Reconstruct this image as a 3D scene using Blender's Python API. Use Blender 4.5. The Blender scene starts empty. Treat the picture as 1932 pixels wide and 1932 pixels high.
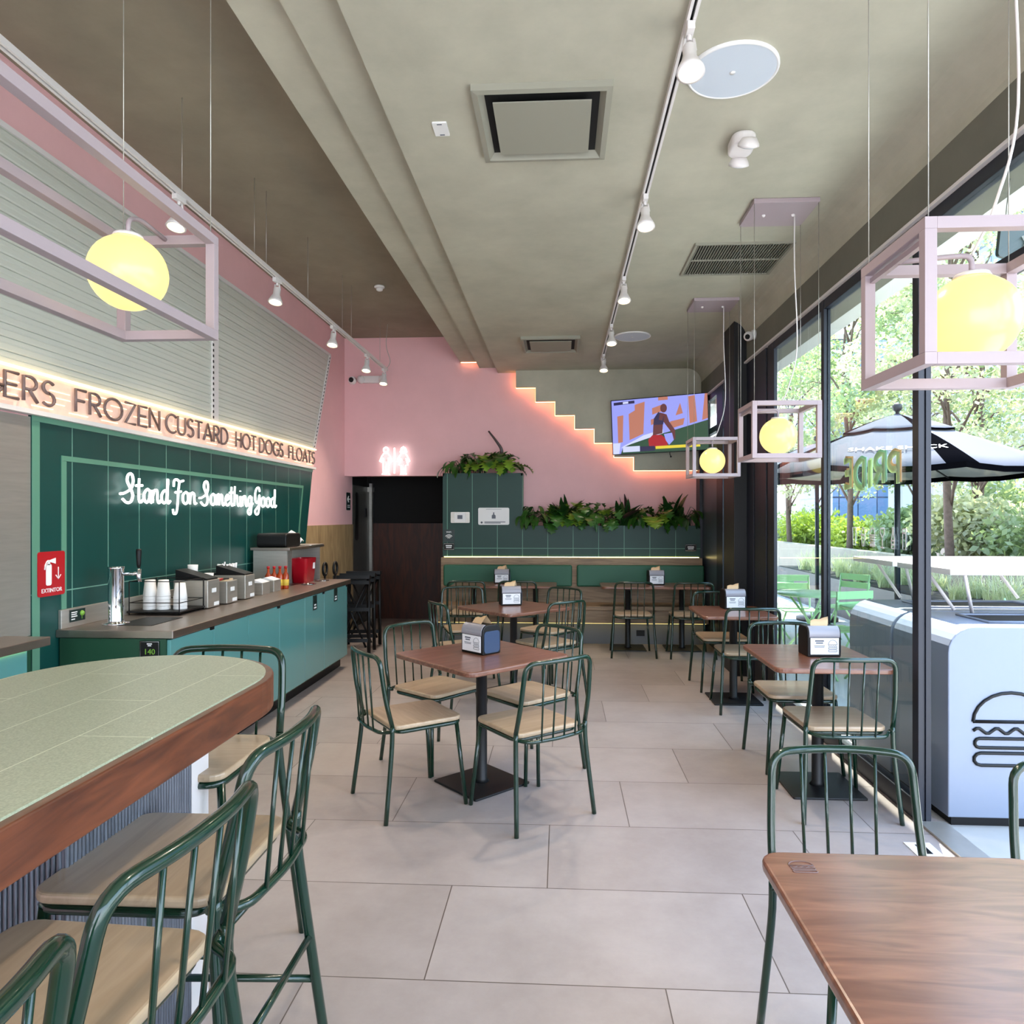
import bpy, bmesh, math, random
from mathutils import Vector, Matrix
random.seed(7)
S = bpy.context.scene
COL = S.collection
PI = math.pi
def R(d): return math.radians(d)

# ------------------------------------------------------------------ camera
cam_d = bpy.data.cameras.new('camera'); cam = bpy.data.objects.new('camera', cam_d); COL.objects.link(cam)
cam_d.sensor_fit = 'HORIZONTAL'; cam_d.sensor_width = 36.0
cam_d.lens = 36.0 * 1320 / 1932
cam_d.shift_x = -19 / 1932; cam_d.shift_y = 11 / 1932
cam_d.clip_start = 0.05; cam_d.clip_end = 400
cam.location = (0, 0, 1.54); cam.rotation_euler = (R(90), 0, R(3.17))
S.camera = cam
# ------------------------------------------------------------------ light
SUN_E, SKY_E, EXPO = 11.0, 3.0, 1.3
w = bpy.data.worlds.new('world'); S.world = w; w.use_nodes = True
wn = w.node_tree.nodes; wl = w.node_tree.links
bg = wn['Background']; bg.inputs[1].default_value = SKY_E
tc = wn.new('ShaderNodeTexCoord'); sp = wn.new('ShaderNodeSeparateXYZ'); rp = wn.new('ShaderNodeValToRGB')
wl.new(tc.outputs['Generated'], sp.inputs[0]); wl.new(sp.outputs[2], rp.inputs[0]); wl.new(rp.outputs[0], bg.inputs[0])
rp.color_ramp.elements[0].position = 0.0; rp.color_ramp.elements[0].color = (0.86, 0.92, 1.0, 1)
rp.color_ramp.elements[1].position = 0.7; rp.color_ramp.elements[1].color = (0.42, 0.64, 1.0, 1)
sd = bpy.data.lights.new('sun', 'SUN'); sd.energy = SUN_E; sd.angle = R(0.7); sd.color = (1.0, 0.95, 0.86)
sun = bpy.data.objects.new('sun', sd); COL.objects.link(sun)
el, az = R(60), R(19)          # high sun beyond the far end of the terrace
sdir = Vector((math.sin(az) * math.cos(el), math.cos(az) * math.cos(el), math.sin(el)))
sun.rotation_euler = sdir.to_track_quat('Z', 'Y').to_euler()
V = S.view_settings; V.view_transform = 'Standard'; V.look = 'None'; V.exposure = EXPO; V.gamma = 1; V.use_curve_mapping = False

# ------------------------------------------------------------------ materials
def srgb(r, g, b):
    f = lambda c: (c / 255 / 12.92) if c / 255 <= 0.04045 else ((c / 255 + 0.055) / 1.055) ** 2.4
    return (f(r), f(g), f(b), 1)
def mat(name, col, rough=0.5, metal=0.0, emit=None, es=1.0, coat=0.0, spec=None, noise=0.0, nscale=8.0, bump=0.0, bscale=60, trans=0.0, stretch=None, col2=None):
    m = bpy.data.materials.new(name); m.use_nodes = True
    nt = m.node_tree; n = nt.nodes; b = n['Principled BSDF']
    if len(col) == 3: col = srgb(*col)
    b.inputs['Base Color'].default_value = col
    b.inputs['Roughness'].default_value = rough; b.inputs['Metallic'].default_value = metal
    b.inputs['Coat Weight'].default_value = coat
    if spec is not None: b.inputs['Specular IOR Level'].default_value = spec
    if emit:
        b.inputs['Emission Color'].default_value = emit if len(emit) == 4 else (*emit, 1)
        b.inputs['Emission Strength'].default_value = es
    t = n.new('ShaderNodeTexCoord'); mp = n.new('ShaderNodeMapping'); nt.links.new(t.outputs['Object'], mp.inputs[0])
    if stretch: mp.inputs['Scale'].default_value = stretch
    if noise > 0 or col2:
        nz = n.new('ShaderNodeTexNoise'); nz.inputs['Scale'].default_value = nscale; nz.inputs['Detail'].default_value = 6
        nz.inputs['Roughness'].default_value = 0.65
        nt.links.new(mp.outputs[0], nz.inputs['Vector'])
        cr = n.new('ShaderNodeValToRGB'); e = cr.color_ramp.elements
        e[0].position = 0.3; e[1].position = 0.7
        if col2:
            c2 = srgb(*col2) if len(col2) == 3 else col2
            e[0].color = c2; e[1].color = col
        else:
            e[0].color = tuple(c * (1 - noise) for c in col[:3]) + (1,)
            e[1].color = tuple(min(1, c * (1 + noise)) for c in col[:3]) + (1,)
        nt.links.new(nz.outputs['Fac'], cr.inputs[0]); nt.links.new(cr.outputs[0], b.inputs['Base Color'])
    if bump > 0:
        nb = n.new('ShaderNodeTexNoise'); nb.inputs['Scale'].default_value = bscale; nb.inputs['Detail'].default_value = 4
        nt.links.new(mp.outputs[0], nb.inputs['Vector'])
        bp = n.new('ShaderNodeBump'); bp.inputs['Strength'].default_value = bump; bp.inputs['Distance'].default_value = 0.02
        nt.links.new(nb.outputs['Fac'], bp.inputs['Height']); nt.links.new(bp.outputs[0], b.inputs['Normal'])
    if trans > 0:
        tr = n.new('ShaderNodeBsdfTranslucent'); mx = n.new('ShaderNodeMixShader'); mx.inputs[0].default_value = trans
        tr.inputs[0].default_value = (min(1, col[0] * 1.6), min(1, col[1] * 1.6), col[2], 1)
        nt.links.new(b.outputs[0], mx.inputs[1]); nt.links.new(tr.outputs[0], mx.inputs[2])
        nt.links.new(mx.outputs[0], n['Material Output'].inputs[0])
    return m
def wood(name, c1, c2, scale=(1, 12, 12), rough=0.35, ws=3.0, coat=0.0, seam=None):
    m = bpy.data.materials.new(name); m.use_nodes = True
    nt = m.node_tree; n = nt.nodes; L = nt.links; b = n['Principled BSDF']
    t = n.new('ShaderNodeTexCoord'); mp = n.new('ShaderNodeMapping'); mp.inputs['Scale'].default_value = scale
    L.new(t.outputs['Object'], mp.inputs[0])
    nz = n.new('ShaderNodeTexNoise'); nz.inputs['Scale'].default_value = ws; nz.inputs['Detail'].default_value = 8; nz.inputs['Distortion'].default_value = 1.2
    L.new(mp.outputs[0], nz.inputs['Vector'])
    cr = n.new('ShaderNodeValToRGB'); cr.color_ramp.elements[0].position = 0.32; cr.color_ramp.elements[1].position = 0.68
    cr.color_ramp.elements[0].color = srgb(*c1); cr.color_ramp.elements[1].color = srgb(*c2)
    L.new(nz.outputs['Fac'], cr.inputs[0]); L.new(cr.outputs[0], b.inputs['Base Color'])
    b.inputs['Roughness'].default_value = rough; b.inputs['Coat Weight'].default_value = coat; b.inputs['Coat Roughness'].default_value = 0.2
    bp = n.new('ShaderNodeBump'); bp.inputs['Strength'].default_value = 0.08; L.new(nz.outputs['Fac'], bp.inputs['Height']); L.new(bp.outputs[0], b.inputs['Normal'])
    return m
def glass(name, tint=(1, 1, 1, 1), refl=1.0):
    m = bpy.data.materials.new(name); m.use_nodes = True
    nt = m.node_tree; n = nt.nodes; L = nt.links; n.remove(n['Principled BSDF'])
    tr = n.new('ShaderNodeBsdfTransparent'); tr.inputs[0].default_value = tint
    gl = n.new('ShaderNodeBsdfGlossy'); gl.inputs['Roughness'].default_value = 0.01
    lw = n.new('ShaderNodeLayerWeight'); lw.inputs[0].default_value = 0.5
    fac = mathn(nt, 'ADD', mathn(nt, 'MULTIPLY', mathn(nt, 'POWER', lw.outputs['Facing'], 5.0), 0.9), 0.03)
    mx = n.new('ShaderNodeMixShader'); L.new(fac, mx.inputs[0]); L.new(tr.outputs[0], mx.inputs[1]); L.new(gl.outputs[0], mx.inputs[2])
    L.new(mx.outputs[0], n['Material Output'].inputs[0])
    return m
def mathn(nt, op, a, b=None, c=None):
    x = nt.nodes.new('ShaderNodeMath'); x.operation = op
    for i, v in enumerate((a, b, c)):
        if v is None: continue
        if hasattr(v, 'is_output'): nt.links.new(v, x.inputs[i])
        else: x.inputs[i].default_value = v
    return x.outputs[0]
def tile_floor():
    m = bpy.data.materials.new('floor_tile'); m.use_nodes = True
    nt = m.node_tree; n = nt.nodes; L = nt.links; b = n['Principled BSDF']
    t = n.new('ShaderNodeTexCoord'); s = n.new('ShaderNodeSeparateXYZ'); L.new(t.outputs['Object'], s.inputs[0])
    v = mathn(nt, 'DIVIDE', mathn(nt, 'SUBTRACT', s.outputs[1], 2.31), 0.6)
    row = mathn(nt, 'FLOOR', v)
    fv = mathn(nt, 'MULTIPLY', mathn(nt, 'PINGPONG', v, 0.5), 0.6)
    u = mathn(nt, 'DIVIDE', mathn(nt, 'SUBTRACT', mathn(nt, 'ADD', s.outputs[0], 0.455), mathn(nt, 'MULTIPLY', row, 0.3985)), 1.1955)
    fu = mathn(nt, 'MULTIPLY', mathn(nt, 'PINGPONG', u, 0.5), 1.1955)
    d = mathn(nt, 'MINIMUM', fu, fv)
    g = mathn(nt, 'LESS_THAN', d, 0.0022)
    cell = mathn(nt, 'ADD', mathn(nt, 'MULTIPLY', row, 7.31), mathn(nt, 'FLOOR', u))
    wn_ = n.new('ShaderNodeTexWhiteNoise'); wn_.noise_dimensions = '1D'; L.new(cell, wn_.inputs['W'])
    nz = n.new('ShaderNodeTexNoise'); nz.inputs['Scale'].default_value = 2.3; nz.inputs['Detail'].default_value = 8; nz.inputs['Roughness'].default_value = .7
    L.new(t.outputs['Object'], nz.inputs['Vector'])
    fac = mathn(nt, 'ADD', mathn(nt, 'MULTIPLY', nz.outputs['Fac'], 0.8), mathn(nt, 'MULTIPLY', wn_.outputs['Value'], 0.25))
    cr = n.new('ShaderNodeValToRGB'); cr.color_ramp.elements[0].position = .3; cr.color_ramp.elements[1].position = .75
    cr.color_ramp.elements[0].color = srgb(150, 138, 133); cr.color_ramp.elements[1].color = srgb(178, 167, 162)
    L.new(fac, cr.inputs[0])
    mx = n.new('ShaderNodeMix'); mx.data_type = 'RGBA'; L.new(g, mx.inputs['Factor'])
    L.new(cr.outputs[0], mx.inputs['A']); mx.inputs['B'].default_value = srgb(88, 76, 70)
    L.new(mx.outputs['Result'], b.inputs['Base Color'])
    b.inputs['Roughness'].default_value = 0.38; b.inputs['Specular IOR Level'].default_value = 0.5
    return m
def panel_tile(name, col, seam, px, ox, hz=None, gw=0.004, rough=0.28, axis=1, hz2=None):
    """green panels with pale vertical seams every px along `axis` and one horizontal seam at height hz"""
    m = bpy.data.materials.new(name); m.use_nodes = True
    nt = m.node_tree; n = nt.nodes; L = nt.links; b = n['Principled BSDF']
    t = n.new('ShaderNodeTexCoord'); s = n.new('ShaderNodeSeparateXYZ'); L.new(t.outputs['Object'], s.inputs[0])
    v = mathn(nt, 'DIVIDE', mathn(nt, 'SUBTRACT', s.outputs[axis], ox), px)
    d = mathn(nt, 'MULTIPLY', mathn(nt, 'PINGPONG', v, 0.5), px)
    for h in (hz, hz2):
        if h is not None:
            d = mathn(nt, 'MINIMUM', d, mathn(nt, 'ABSOLUTE', mathn(nt, 'SUBTRACT', s.outputs[2], h)))
    g = mathn(nt, 'LESS_THAN', d, gw)
    nz = n.new('ShaderNodeTexNoise'); nz.inputs['Scale'].default_value = 5; nz.inputs['Detail'].default_value = 5
    L.new(t.outputs['Object'], nz.inputs['Vector'])
    cr = n.new('ShaderNodeValToRGB'); c = srgb(*col)
    cr.color_ramp.elements[0].color = tuple(x * .88 for x in c[:3]) + (1,); cr.color_ramp.elements[1].color = tuple(x * 1.1 for x in c[:3]) + (1,)
    L.new(nz.outputs['Fac'], cr.inputs[0])
    mx = n.new('ShaderNodeMix'); mx.data_type = 'RGBA'; L.new(g, mx.inputs['Factor'])
    L.new(cr.outputs[0], mx.inputs['A']); mx.inputs['B'].default_value = srgb(*seam)
    L.new(mx.outputs['Result'], b.inputs['Base Color']); b.inputs['Roughness'].default_value = rough
    return m
def table_tile():
    m = bpy.data.materials.new('pale_terrazzo_tile'); m.use_nodes = True
    nt = m.node_tree; n = nt.nodes; L = nt.links; b = n['Principled BSDF']
    t = n.new('ShaderNodeTexCoord'); s = n.new('ShaderNodeSeparateXYZ'); L.new(t.outputs['Object'], s.inputs[0])
    v = mathn(nt, 'DIVIDE', mathn(nt, 'ADD', s.outputs[0], 1.62), 0.195)
    row = mathn(nt, 'FLOOR', v)
    fv = mathn(nt, 'MULTIPLY', mathn(nt, 'PINGPONG', v, 0.5), 0.195)
    u = mathn(nt, 'ADD', mathn(nt, 'DIVIDE', s.outputs[1], 0.58), mathn(nt, 'MULTIPLY', row, 0.5))
    fu = mathn(nt, 'MULTIPLY', mathn(nt, 'PINGPONG', u, 0.5), 0.58)
    g = mathn(nt, 'LESS_THAN', mathn(nt, 'MINIMUM', fu, fv), 0.0014)
    nz = n.new('ShaderNodeTexNoise'); nz.inputs['Scale'].default_value = 220; nz.inputs['Detail'].default_value = 3
    L.new(t.outputs['Object'], nz.inputs['Vector'])
    cr = n.new('ShaderNodeValToRGB'); cr.color_ramp.elements[0].position = .3; cr.color_ramp.elements[1].position = .7
    cr.color_ramp.elements[0].color = srgb(156, 164, 138); cr.color_ramp.elements[1].color = srgb(188, 194, 168)
    L.new(nz.outputs['Fac'], cr.inputs[0])
    mx = n.new('ShaderNodeMix'); mx.data_type = 'RGBA'; L.new(g, mx.inputs['Factor'])
    L.new(cr.outputs[0], mx.inputs['A']); mx.inputs['B'].default_value = srgb(226, 230, 205)
    L.new(mx.outputs['Result'], b.inputs['Base Color']); b.inputs['Roughness'].default_value = 0.33
    return m
def facade():
    m = bpy.data.materials.new('blue_glass_facade'); m.use_nodes = True
    nt = m.node_tree; n = nt.nodes; L = nt.links; b = n['Principled BSDF']
    t = n.new('ShaderNodeTexCoord'); s = n.new('ShaderNodeSeparateXYZ'); L.new(t.outputs['Object'], s.inputs[0])
    uu = mathn(nt, 'ADD', s.outputs[0], s.outputs[1])
    u = mathn(nt, 'PINGPONG', mathn(nt, 'DIVIDE', uu, 1.5), 0.5); v = mathn(nt, 'PINGPONG', mathn(nt, 'DIVIDE', s.outputs[2], 3.2), 0.5)
    g = mathn(nt, 'MAXIMUM', mathn(nt, 'LESS_THAN', u, 0.03), mathn(nt, 'LESS_THAN', v, 0.02))
    wn_ = n.new('ShaderNodeTexWhiteNoise'); wn_.noise_dimensions = '1D'
    L.new(mathn(nt, 'ADD', mathn(nt, 'FLOOR', mathn(nt, 'DIVIDE', uu, 1.5)), mathn(nt, 'MULTIPLY', mathn(nt, 'FLOOR', mathn(nt, 'DIVIDE', s.outputs[2], 3.2)), 17.3)), wn_.inputs['W'])
    cr = n.new('ShaderNodeValToRGB'); cr.color_ramp.elements[0].color = srgb(70, 92, 120); cr.color_ramp.elements[1].color = srgb(106, 126, 150)
    L.new(wn_.outputs['Value'], cr.inputs[0])
    mx = n.new('ShaderNodeMix'); mx.data_type = 'RGBA'; L.new(g, mx.inputs['Factor'])
    L.new(cr.outputs[0], mx.inputs['A']); mx.inputs['B'].default_value = srgb(34, 46, 64)
    L.new(mx.outputs['Result'], b.inputs['Base Color']); b.inputs['Roughness'].default_value = 0.15
    return m

M = {}
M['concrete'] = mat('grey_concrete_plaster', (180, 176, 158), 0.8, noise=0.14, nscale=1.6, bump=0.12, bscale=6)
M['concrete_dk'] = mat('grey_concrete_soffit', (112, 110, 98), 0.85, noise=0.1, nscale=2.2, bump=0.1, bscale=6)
M['pink'] = mat('pink_plaster', (234, 184, 186), 0.75, noise=0.03, nscale=3)
M['floor'] = tile_floor()
M['black_wall'] = mat('black_paint', (5, 4, 4), 0.8)
M['green_panel'] = panel_tile('dark_green_wall_panel', (8, 66, 62), (108, 156, 140), 0.3285, 3.977, 1.118, 0.0035, rough=.38)
M['green_back'] = panel_tile('dark_green_planter_panel', (10, 58, 50), (92, 138, 118), 0.3235, -0.49, 1.15, 0.004, axis=0, rough=.5)
M['green_frame'] = mat('light_green_line', (92, 142, 120), 0.35)
M['teal_door'] = mat('teal_gloss_door', (92, 152, 150), 0.16, coat=0.6)  # window reflections on the dark green fronts are put into this lighter teal
M['green_dk'] = mat('dark_green_side', (34, 74, 54), 0.35)
M['oak'] = wood('light_oak_dado', (140, 112, 76), (186, 158, 116), (6, 6, 0.7), 0.5)
M['oak_bench'] = wood('oak_bench_board', (122, 98, 74), (158, 130, 100), (0.8, 8, 9), 0.5)
M['oak_dk'] = wood('dark_brown_dado', (48, 18, 8), (80, 34, 14), (5, 5, 0.8), 0.5)
M['table_wood'] = wood('walnut_tabletop', (102, 60, 44), (138, 92, 72), (1.2, 9, 9), 0.3, coat=0.5)
M['edge_wood'] = wood('brown_table_edge', (78, 40, 24), (122, 66, 40), (9, 1.2, 9), 0.35, coat=0.3)
M['seat_wood'] = wood('pale_oak_seat', (170, 146, 118), (188, 164, 136), (1, 9, 9), 0.35, coat=0.3)
M['green_metal'] = mat('dark_green_gloss_tube', (7, 42, 28), 0.2, coat=0.4)
M['black_metal'] = mat('black_powder_metal', (10, 11, 14), 0.5)
M['navy_frame'] = mat('dark_navy_window_metal', (12, 20, 36), 0.45)
M['steel'] = mat('brushed_steel', (186, 182, 174), 0.42, metal=0.75, noise=0.08, nscale=4, stretch=(1, 1, 12))
M['steel_top'] = mat('brushed_steel_worktop', (168, 156, 148), 0.36, metal=1.0, noise=0.08, nscale=6)
M['chrome'] = mat('chrome', (220, 222, 226), 0.06, metal=1.0)
M['white_metal'] = mat('white_painted_metal', (224, 218, 216), 0.4)
M['white'] = mat('white_plastic', (232, 230, 228), 0.4)
M['pendant_frame'] = mat('pale_lilac_white_frame', (166, 150, 155), 0.45)
M['shutter'] = mat('pale_grey_shutter', (206, 208, 198), 0.42, metal=0.1)
M['black'] = mat('black_plastic', (6, 6, 8), 0.5, spec=.35)
M['red'] = mat('red_sign', (178, 20, 30), 0.4)
M['red_plastic'] = mat('red_plastic_bucket', (176, 16, 34), 0.3)
M['white_paint'] = mat('white_print', (240, 240, 240), 0.5)
M['terrazzo'] = table_tile()
M['bench_green'] = mat('green_vinyl', (30, 90, 66), 0.5)
M['globe'] = mat('lit_opal_globe', (150, 130, 84), 0.25, emit=(1.0, 0.77, 0.27), es=0.5)
M['spot'] = mat('lit_spot_face', (255, 255, 255), 0.3, emit=(1.0, 0.9, 0.66), es=7)
M['spot_ring'] = mat('warm_reflector_ring', (240, 220, 180), 0.3, emit=(1.0, 0.74, 0.38), es=0.9)
M['neon'] = mat('white_neon_tube', (255, 255, 255), 0.3, emit=(0.93, 1.0, 0.96), es=1.1)
M['led_warm'] = mat('warm_led_strip', (255, 240, 180), 0.3, emit=(1.0, 0.78, 0.3), es=3)
M['vent_grey'] = mat('grey_vent_metal', (150, 147, 133), 0.7)
M['led_soft'] = mat('soft_led_strip', (255, 240, 180), 0.3, emit=(1.0, 0.78, 0.25), es=1.6)
M['plinth'] = mat('cool_grey_plinth', (104, 108, 116), 0.6)
M['led_orange'] = mat('orange_led_strip', (255, 190, 150), 0.3, emit=(1.0, 0.42, 0.18), es=3.5)
M['marquee'] = mat('lit_marquee_panel', (226, 190, 174), 0.5, emit=(1.0, 0.66, 0.5), es=0.13, noise=0.15, nscale=6)
M['marquee_line'] = mat('lit_marquee_tube', (255, 240, 200), 0.4, emit=(1.0, 0.74, 0.35), es=1.1)
M['letter'] = mat('brown_grey_letter', (116, 96, 94), 0.5)
M['leaf_dk'] = mat('dark_glossy_leaf', (26, 62, 24), 0.3, noise=0.3, nscale=9)
M['leaf_md'] = mat('green_leaf', (48, 92, 30), 0.33, noise=0.3, nscale=9)
M['leaf_lt'] = mat('yellow_green_leaf', (110, 140, 40), 0.35, noise=0.2, nscale=9)
M['leaf_purple'] = mat('dark_purple_leaf', (52, 36, 36), 0.35, noise=0.2)
M['soil'] = mat('dark_soil', (26, 22, 18), 0.9)
M['glass'] = glass('window_glass', (0.93, 0.98, 0.97, 1))
M['paving'] = mat('pale_paving', (178, 176, 172), 0.8, noise=0.06, nscale=2)
M['bin_white'] = mat('white_bin_body', (124, 134, 152), 0.35)
M['mint'] = mat('mint_green_metal', (160, 206, 150), 0.4)
M['canvas'] = mat('pale_grey_canvas', (102, 102, 108), 1.0, spec=0.0, trans=0.15)
M['canvas_bk'] = mat('black_canvas', (6, 6, 8), 1.0, spec=0.0)
M['tree_leaf'] = mat('silvery_tree_leaf', (134, 150, 116), 0.4, trans=0.42, noise=0.25, nscale=3)
M['tree_leaf2'] = mat('olive_tree_leaf', (164, 168, 146), 0.35, trans=0.42, noise=0.25, nscale=3)
M['hedge_leaf'] = mat('yellow_green_hedge_leaf', (150, 166, 72), 0.45, trans=0.4, noise=0.2)
M['grass'] = mat('pale_grass_blade', (168, 178, 152), 0.5, trans=0.35, noise=0.2)
M['bark'] = mat('grey_brown_bark', (92, 76, 66), 0.85, noise=0.25, nscale=20)
M['conc_out'] = mat('outdoor_concrete', (150, 140, 126), 0.85, noise=0.1, nscale=4)
M['eave'] = mat('white_eave_plaster', (226, 226, 220), 0.8)
M['facade'] = facade()
M['paper'] = mat('white_paper', (236, 236, 240), 0.6)
M['kraft'] = mat('kraft_napkin', (214, 184, 146), 0.75)
M['disp_lid'] = mat('grey_smoked_lid', (150, 148, 156), 0.22)
M['disp_side'] = mat('slate_blue_side', (48, 66, 96), 0.35)
M['ink'] = mat('grey_ink', (96, 100, 110), 0.6)
M['wall_ribs'] = mat('grey_ribbed_metal', (118, 122, 132), 0.35, metal=0.7, noise=0.35, nscale=14, stretch=(6, 12, 0.5))
M['screen_lav'] = mat('screen_lavender', (0, 0, 0), 0.3, emit=(0.30, 0.33, 0.85), es=0.45)
M['screen_org'] = mat('screen_orange', (0, 0, 0), 0.3, emit=(0.50, 0.19, 0.13), es=0.42)
M['screen_grn'] = mat('screen_green', (0, 0, 0), 0.3, emit=(0.02, 0.07, 0.035), es=0.45)
M['screen_red'] = mat('screen_red', (0, 0, 0), 0.3, emit=(0.42, 0.01, 0.02), es=0.4)
M['screen_skin'] = mat('screen_brown', (0, 0, 0), 0.3, emit=(0.13, 0.035, 0.04), es=0.4)
M['screen_dk'] = mat('screen_dark', (0, 0, 0), 0.3, emit=(0.015, 0.012, 0.05), es=0.6)
M['screen_wht'] = mat('screen_white', (0, 0, 0), 0.3, emit=(0.65, 0.7, 1.0), es=0.42)
M['screen_yel'] = mat('screen_yellow', (0, 0, 0), 0.3, emit=(0.55, 0.45, 0.03), es=0.6)
M['decal_mint'] = mat('pale_mint_decal', (196, 218, 198), 0.6, trans=.5)
M['decal_org'] = mat('orange_decal', (216, 186, 160), 0.6, trans=.3)
M['decal_blue'] = mat('teal_decal', (160, 196, 186), 0.6, trans=.3)
M['sauce'] = mat('orange_sauce_bottle', (170, 62, 16), 0.15, coat=0.5)
M['label_yellow'] = mat('yellow_label', (222, 186, 70), 0.5)
M['sign_dk'] = mat('dark_green_sign', (14, 40, 38), 0.4)
M['green_ink'] = mat('green_ink', (120, 170, 60), 0.5)
M['door_grey'] = mat('dark_grey_door', (70, 68, 64), 0.5)
M['steel_lines'] = mat('mid_grey_filter', (124, 124, 110), 0.7)
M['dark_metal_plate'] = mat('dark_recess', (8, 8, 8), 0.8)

# ------------------------------------------------------------------ mesh builder
def crom(pts, n=6, closed=False):
    P = [Vector(p) for p in pts]; out = []
    if len(P) < 3: return P
    m = len(P); rng = m if closed else m - 1
    for i in range(rng):
        p0 = P[(i - 1) % m] if closed or i > 0 else P[0] * 2 - P[1]
        p1 = P[i]; p2 = P[(i + 1) % m]
        p3 = P[(i + 2) % m] if closed or i + 2 < m else P[-1] * 2 - P[-2]
        for k in range(n):
            t = k / n
            out.append(0.5 * ((2 * p1) + (-p0 + p2) * t + (2 * p0 - 5 * p1 + 4 * p2 - p3) * t * t + (-p0 + 3 * p1 - 3 * p2 + p3) * t ** 3))
    if not closed: out.append(P[-1])
    return out
def fillet(pts, r, n=5):
    """polyline with rounded corners"""
    P = [Vector(p) for p in pts]; out = [P[0]]
    for i in range(1, len(P) - 1):
        a, b, c = P[i - 1], P[i], P[i + 1]
        d1 = (a - b); d2 = (c - b); rr = min(r, d1.length * 0.49, d2.length * 0.49)
        s = b + d1.normalized() * rr; e = b + d2.normalized() * rr
        for k in range(n + 1):
            t = k / n; out.append(s * (1 - t) ** 2 + b * 2 * t * (1 - t) + e * t * t)
    out.append(P[-1]); return out
def rrect(x0, x1, y0, y1, r, n=5):
    out = []
    for cx, cy, a in ((x1 - r, y1 - r, 0), (x0 + r, y1 - r, 90), (x0 + r, y0 + r, 180), (x1 - r, y0 + r, 270)):
        for k in range(n + 1):
            t = R(a + 90 * k / n); out.append((cx + r * math.cos(t), cy + r * math.sin(t)))
    return out
class MB:
    def __init__(s): s.v = []; s.f = []; s.m = []; s.s = []
    def add(s, vs, fs, mi=0, sm=False):
        o = len(s.v); s.v += [tuple(v) for v in vs]
        for f in fs: s.f.append(tuple(o + i for i in f)); s.m.append(mi); s.s.append(sm)
        return s
    def box(s, x0, x1, y0, y1, z0, z1, mi=0):
        vs = [(x, y, z) for z in (z0, z1) for y in (y0, y1) for x in (x0, x1)]
        return s.add(vs, [(0, 2, 3, 1), (4, 5, 7, 6), (0, 1, 5, 4), (2, 6, 7, 3), (0, 4, 6, 2), (1, 3, 7, 5)], mi)
    def prism(s, poly, axis, a, b, mi=0, sm=False):
        """poly in the two other axes (cyclic order), extruded along axis from a to b"""
        def P(u, v, w): return {0: (w, u, v), 1: (u, w, v), 2: (u, v, w)}[axis]
        n = len(poly)
        s.add([P(u, v, a) for u, v in poly] + [P(u, v, b) for u, v in poly], [(i, (i + 1) % n, n + (i + 1) % n, n + i) for i in range(n)], mi, sm)
        o = len(s.v) - 2 * n
        s.f.append(tuple(o + i for i in range(n))[::-1]); s.f.append(tuple(o + n + i for i in range(n))); s.m += [mi, mi]; s.s += [False, False]
        return s
    def tube(s, pts, r, seg=8, closed=False, mi=0, caps=True, flat=1.0):
        P = [Vector(p) for p in pts]; n = len(P); rr = r if isinstance(r, (list, tuple)) else [r] * n
        T = []
        for i in range(n):
            a = P[(i - 1) % n] if closed or i > 0 else P[i]; b = P[(i + 1) % n] if closed or i < n - 1 else P[i]
            t = (b - a); T.append(t.normalized() if t.length > 1e-9 else Vector((0, 0, 1)))
        up = Vector((0, 0, 1)) if abs(T[0].z) < 0.9 else Vector((1, 0, 0))
        u = (up - T[0] * up.dot(T[0])).normalized(); vs = []
        for i in range(n):
            u = (u - T[i] * u.dot(T[i])); u = u.normalized() if u.length > 1e-6 else Vector((1, 0, 0)); w_ = T[i].cross(u)
            for k in range(seg):
                an = 2 * PI * k / seg; vs.append(P[i] + (u * math.cos(an) + w_ * math.sin(an) * flat) * rr[i])
        fs = []
        for i in range(n if closed else n - 1):
            j = (i + 1) % n
            for k in range(seg):
                k2 = (k + 1) % seg; fs.append((i * seg + k, i * seg + k2, j * seg + k2, j * seg + k))
        s.add(vs, fs, mi, True)
        if caps and not closed:
            o = len(s.v) - len(vs)
            s.f.append(tuple(o + k for k in range(seg))[::-1]); s.f.append(tuple(o + (n - 1) * seg + k for k in range(seg))); s.m += [mi, mi]; s.s += [False, False]
        return s
    def lathe(s, prof, c=(0, 0, 0), seg=24, mi=0, M4=None, smooth=True, caps=True):
        vs = []; n = len(prof)
        for r, z in prof:
            for k in range(seg):
                a = 2 * PI * k / seg; p = Vector((r * math.cos(a), r * math.sin(a), z))
                if M4: p = M4 @ p
                vs.append((p.x + c[0], p.y + c[1], p.z + c[2]))
        fs = [(i * seg + k, i * seg + (k + 1) % seg, (i + 1) * seg + (k + 1) % seg, (i + 1) * seg + k) for i in range(n - 1) for k in range(seg)]
        s.add(vs, fs, mi, smooth)
        o = len(s.v) - len(vs)
        if not caps: return s
        if prof[0][0] > 1e-6: s.f.append(tuple(o + k for k in range(seg))[::-1]); s.m.append(mi); s.s.append(False)
        if prof[-1][0] > 1e-6: s.f.append(tuple(o + (n - 1) * seg + k for k in range(seg))); s.m.append(mi); s.s.append(False)
        return s
    def sphere(s, c, r, seg=28, mi=0, a0=-90, a1=90):
        n = seg // 2
        return s.lathe([(max(r * math.cos(R(a0 + (a1 - a0) * i / n)), 1e-7), r * math.sin(R(a0 + (a1 - a0) * i / n))) for i in range(n + 1)], c, seg, mi)
    def xf(s, m4, start=0):
        for i in range(start, len(s.v)): s.v[i] = tuple(m4 @ Vector(s.v[i]))
        return s
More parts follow.
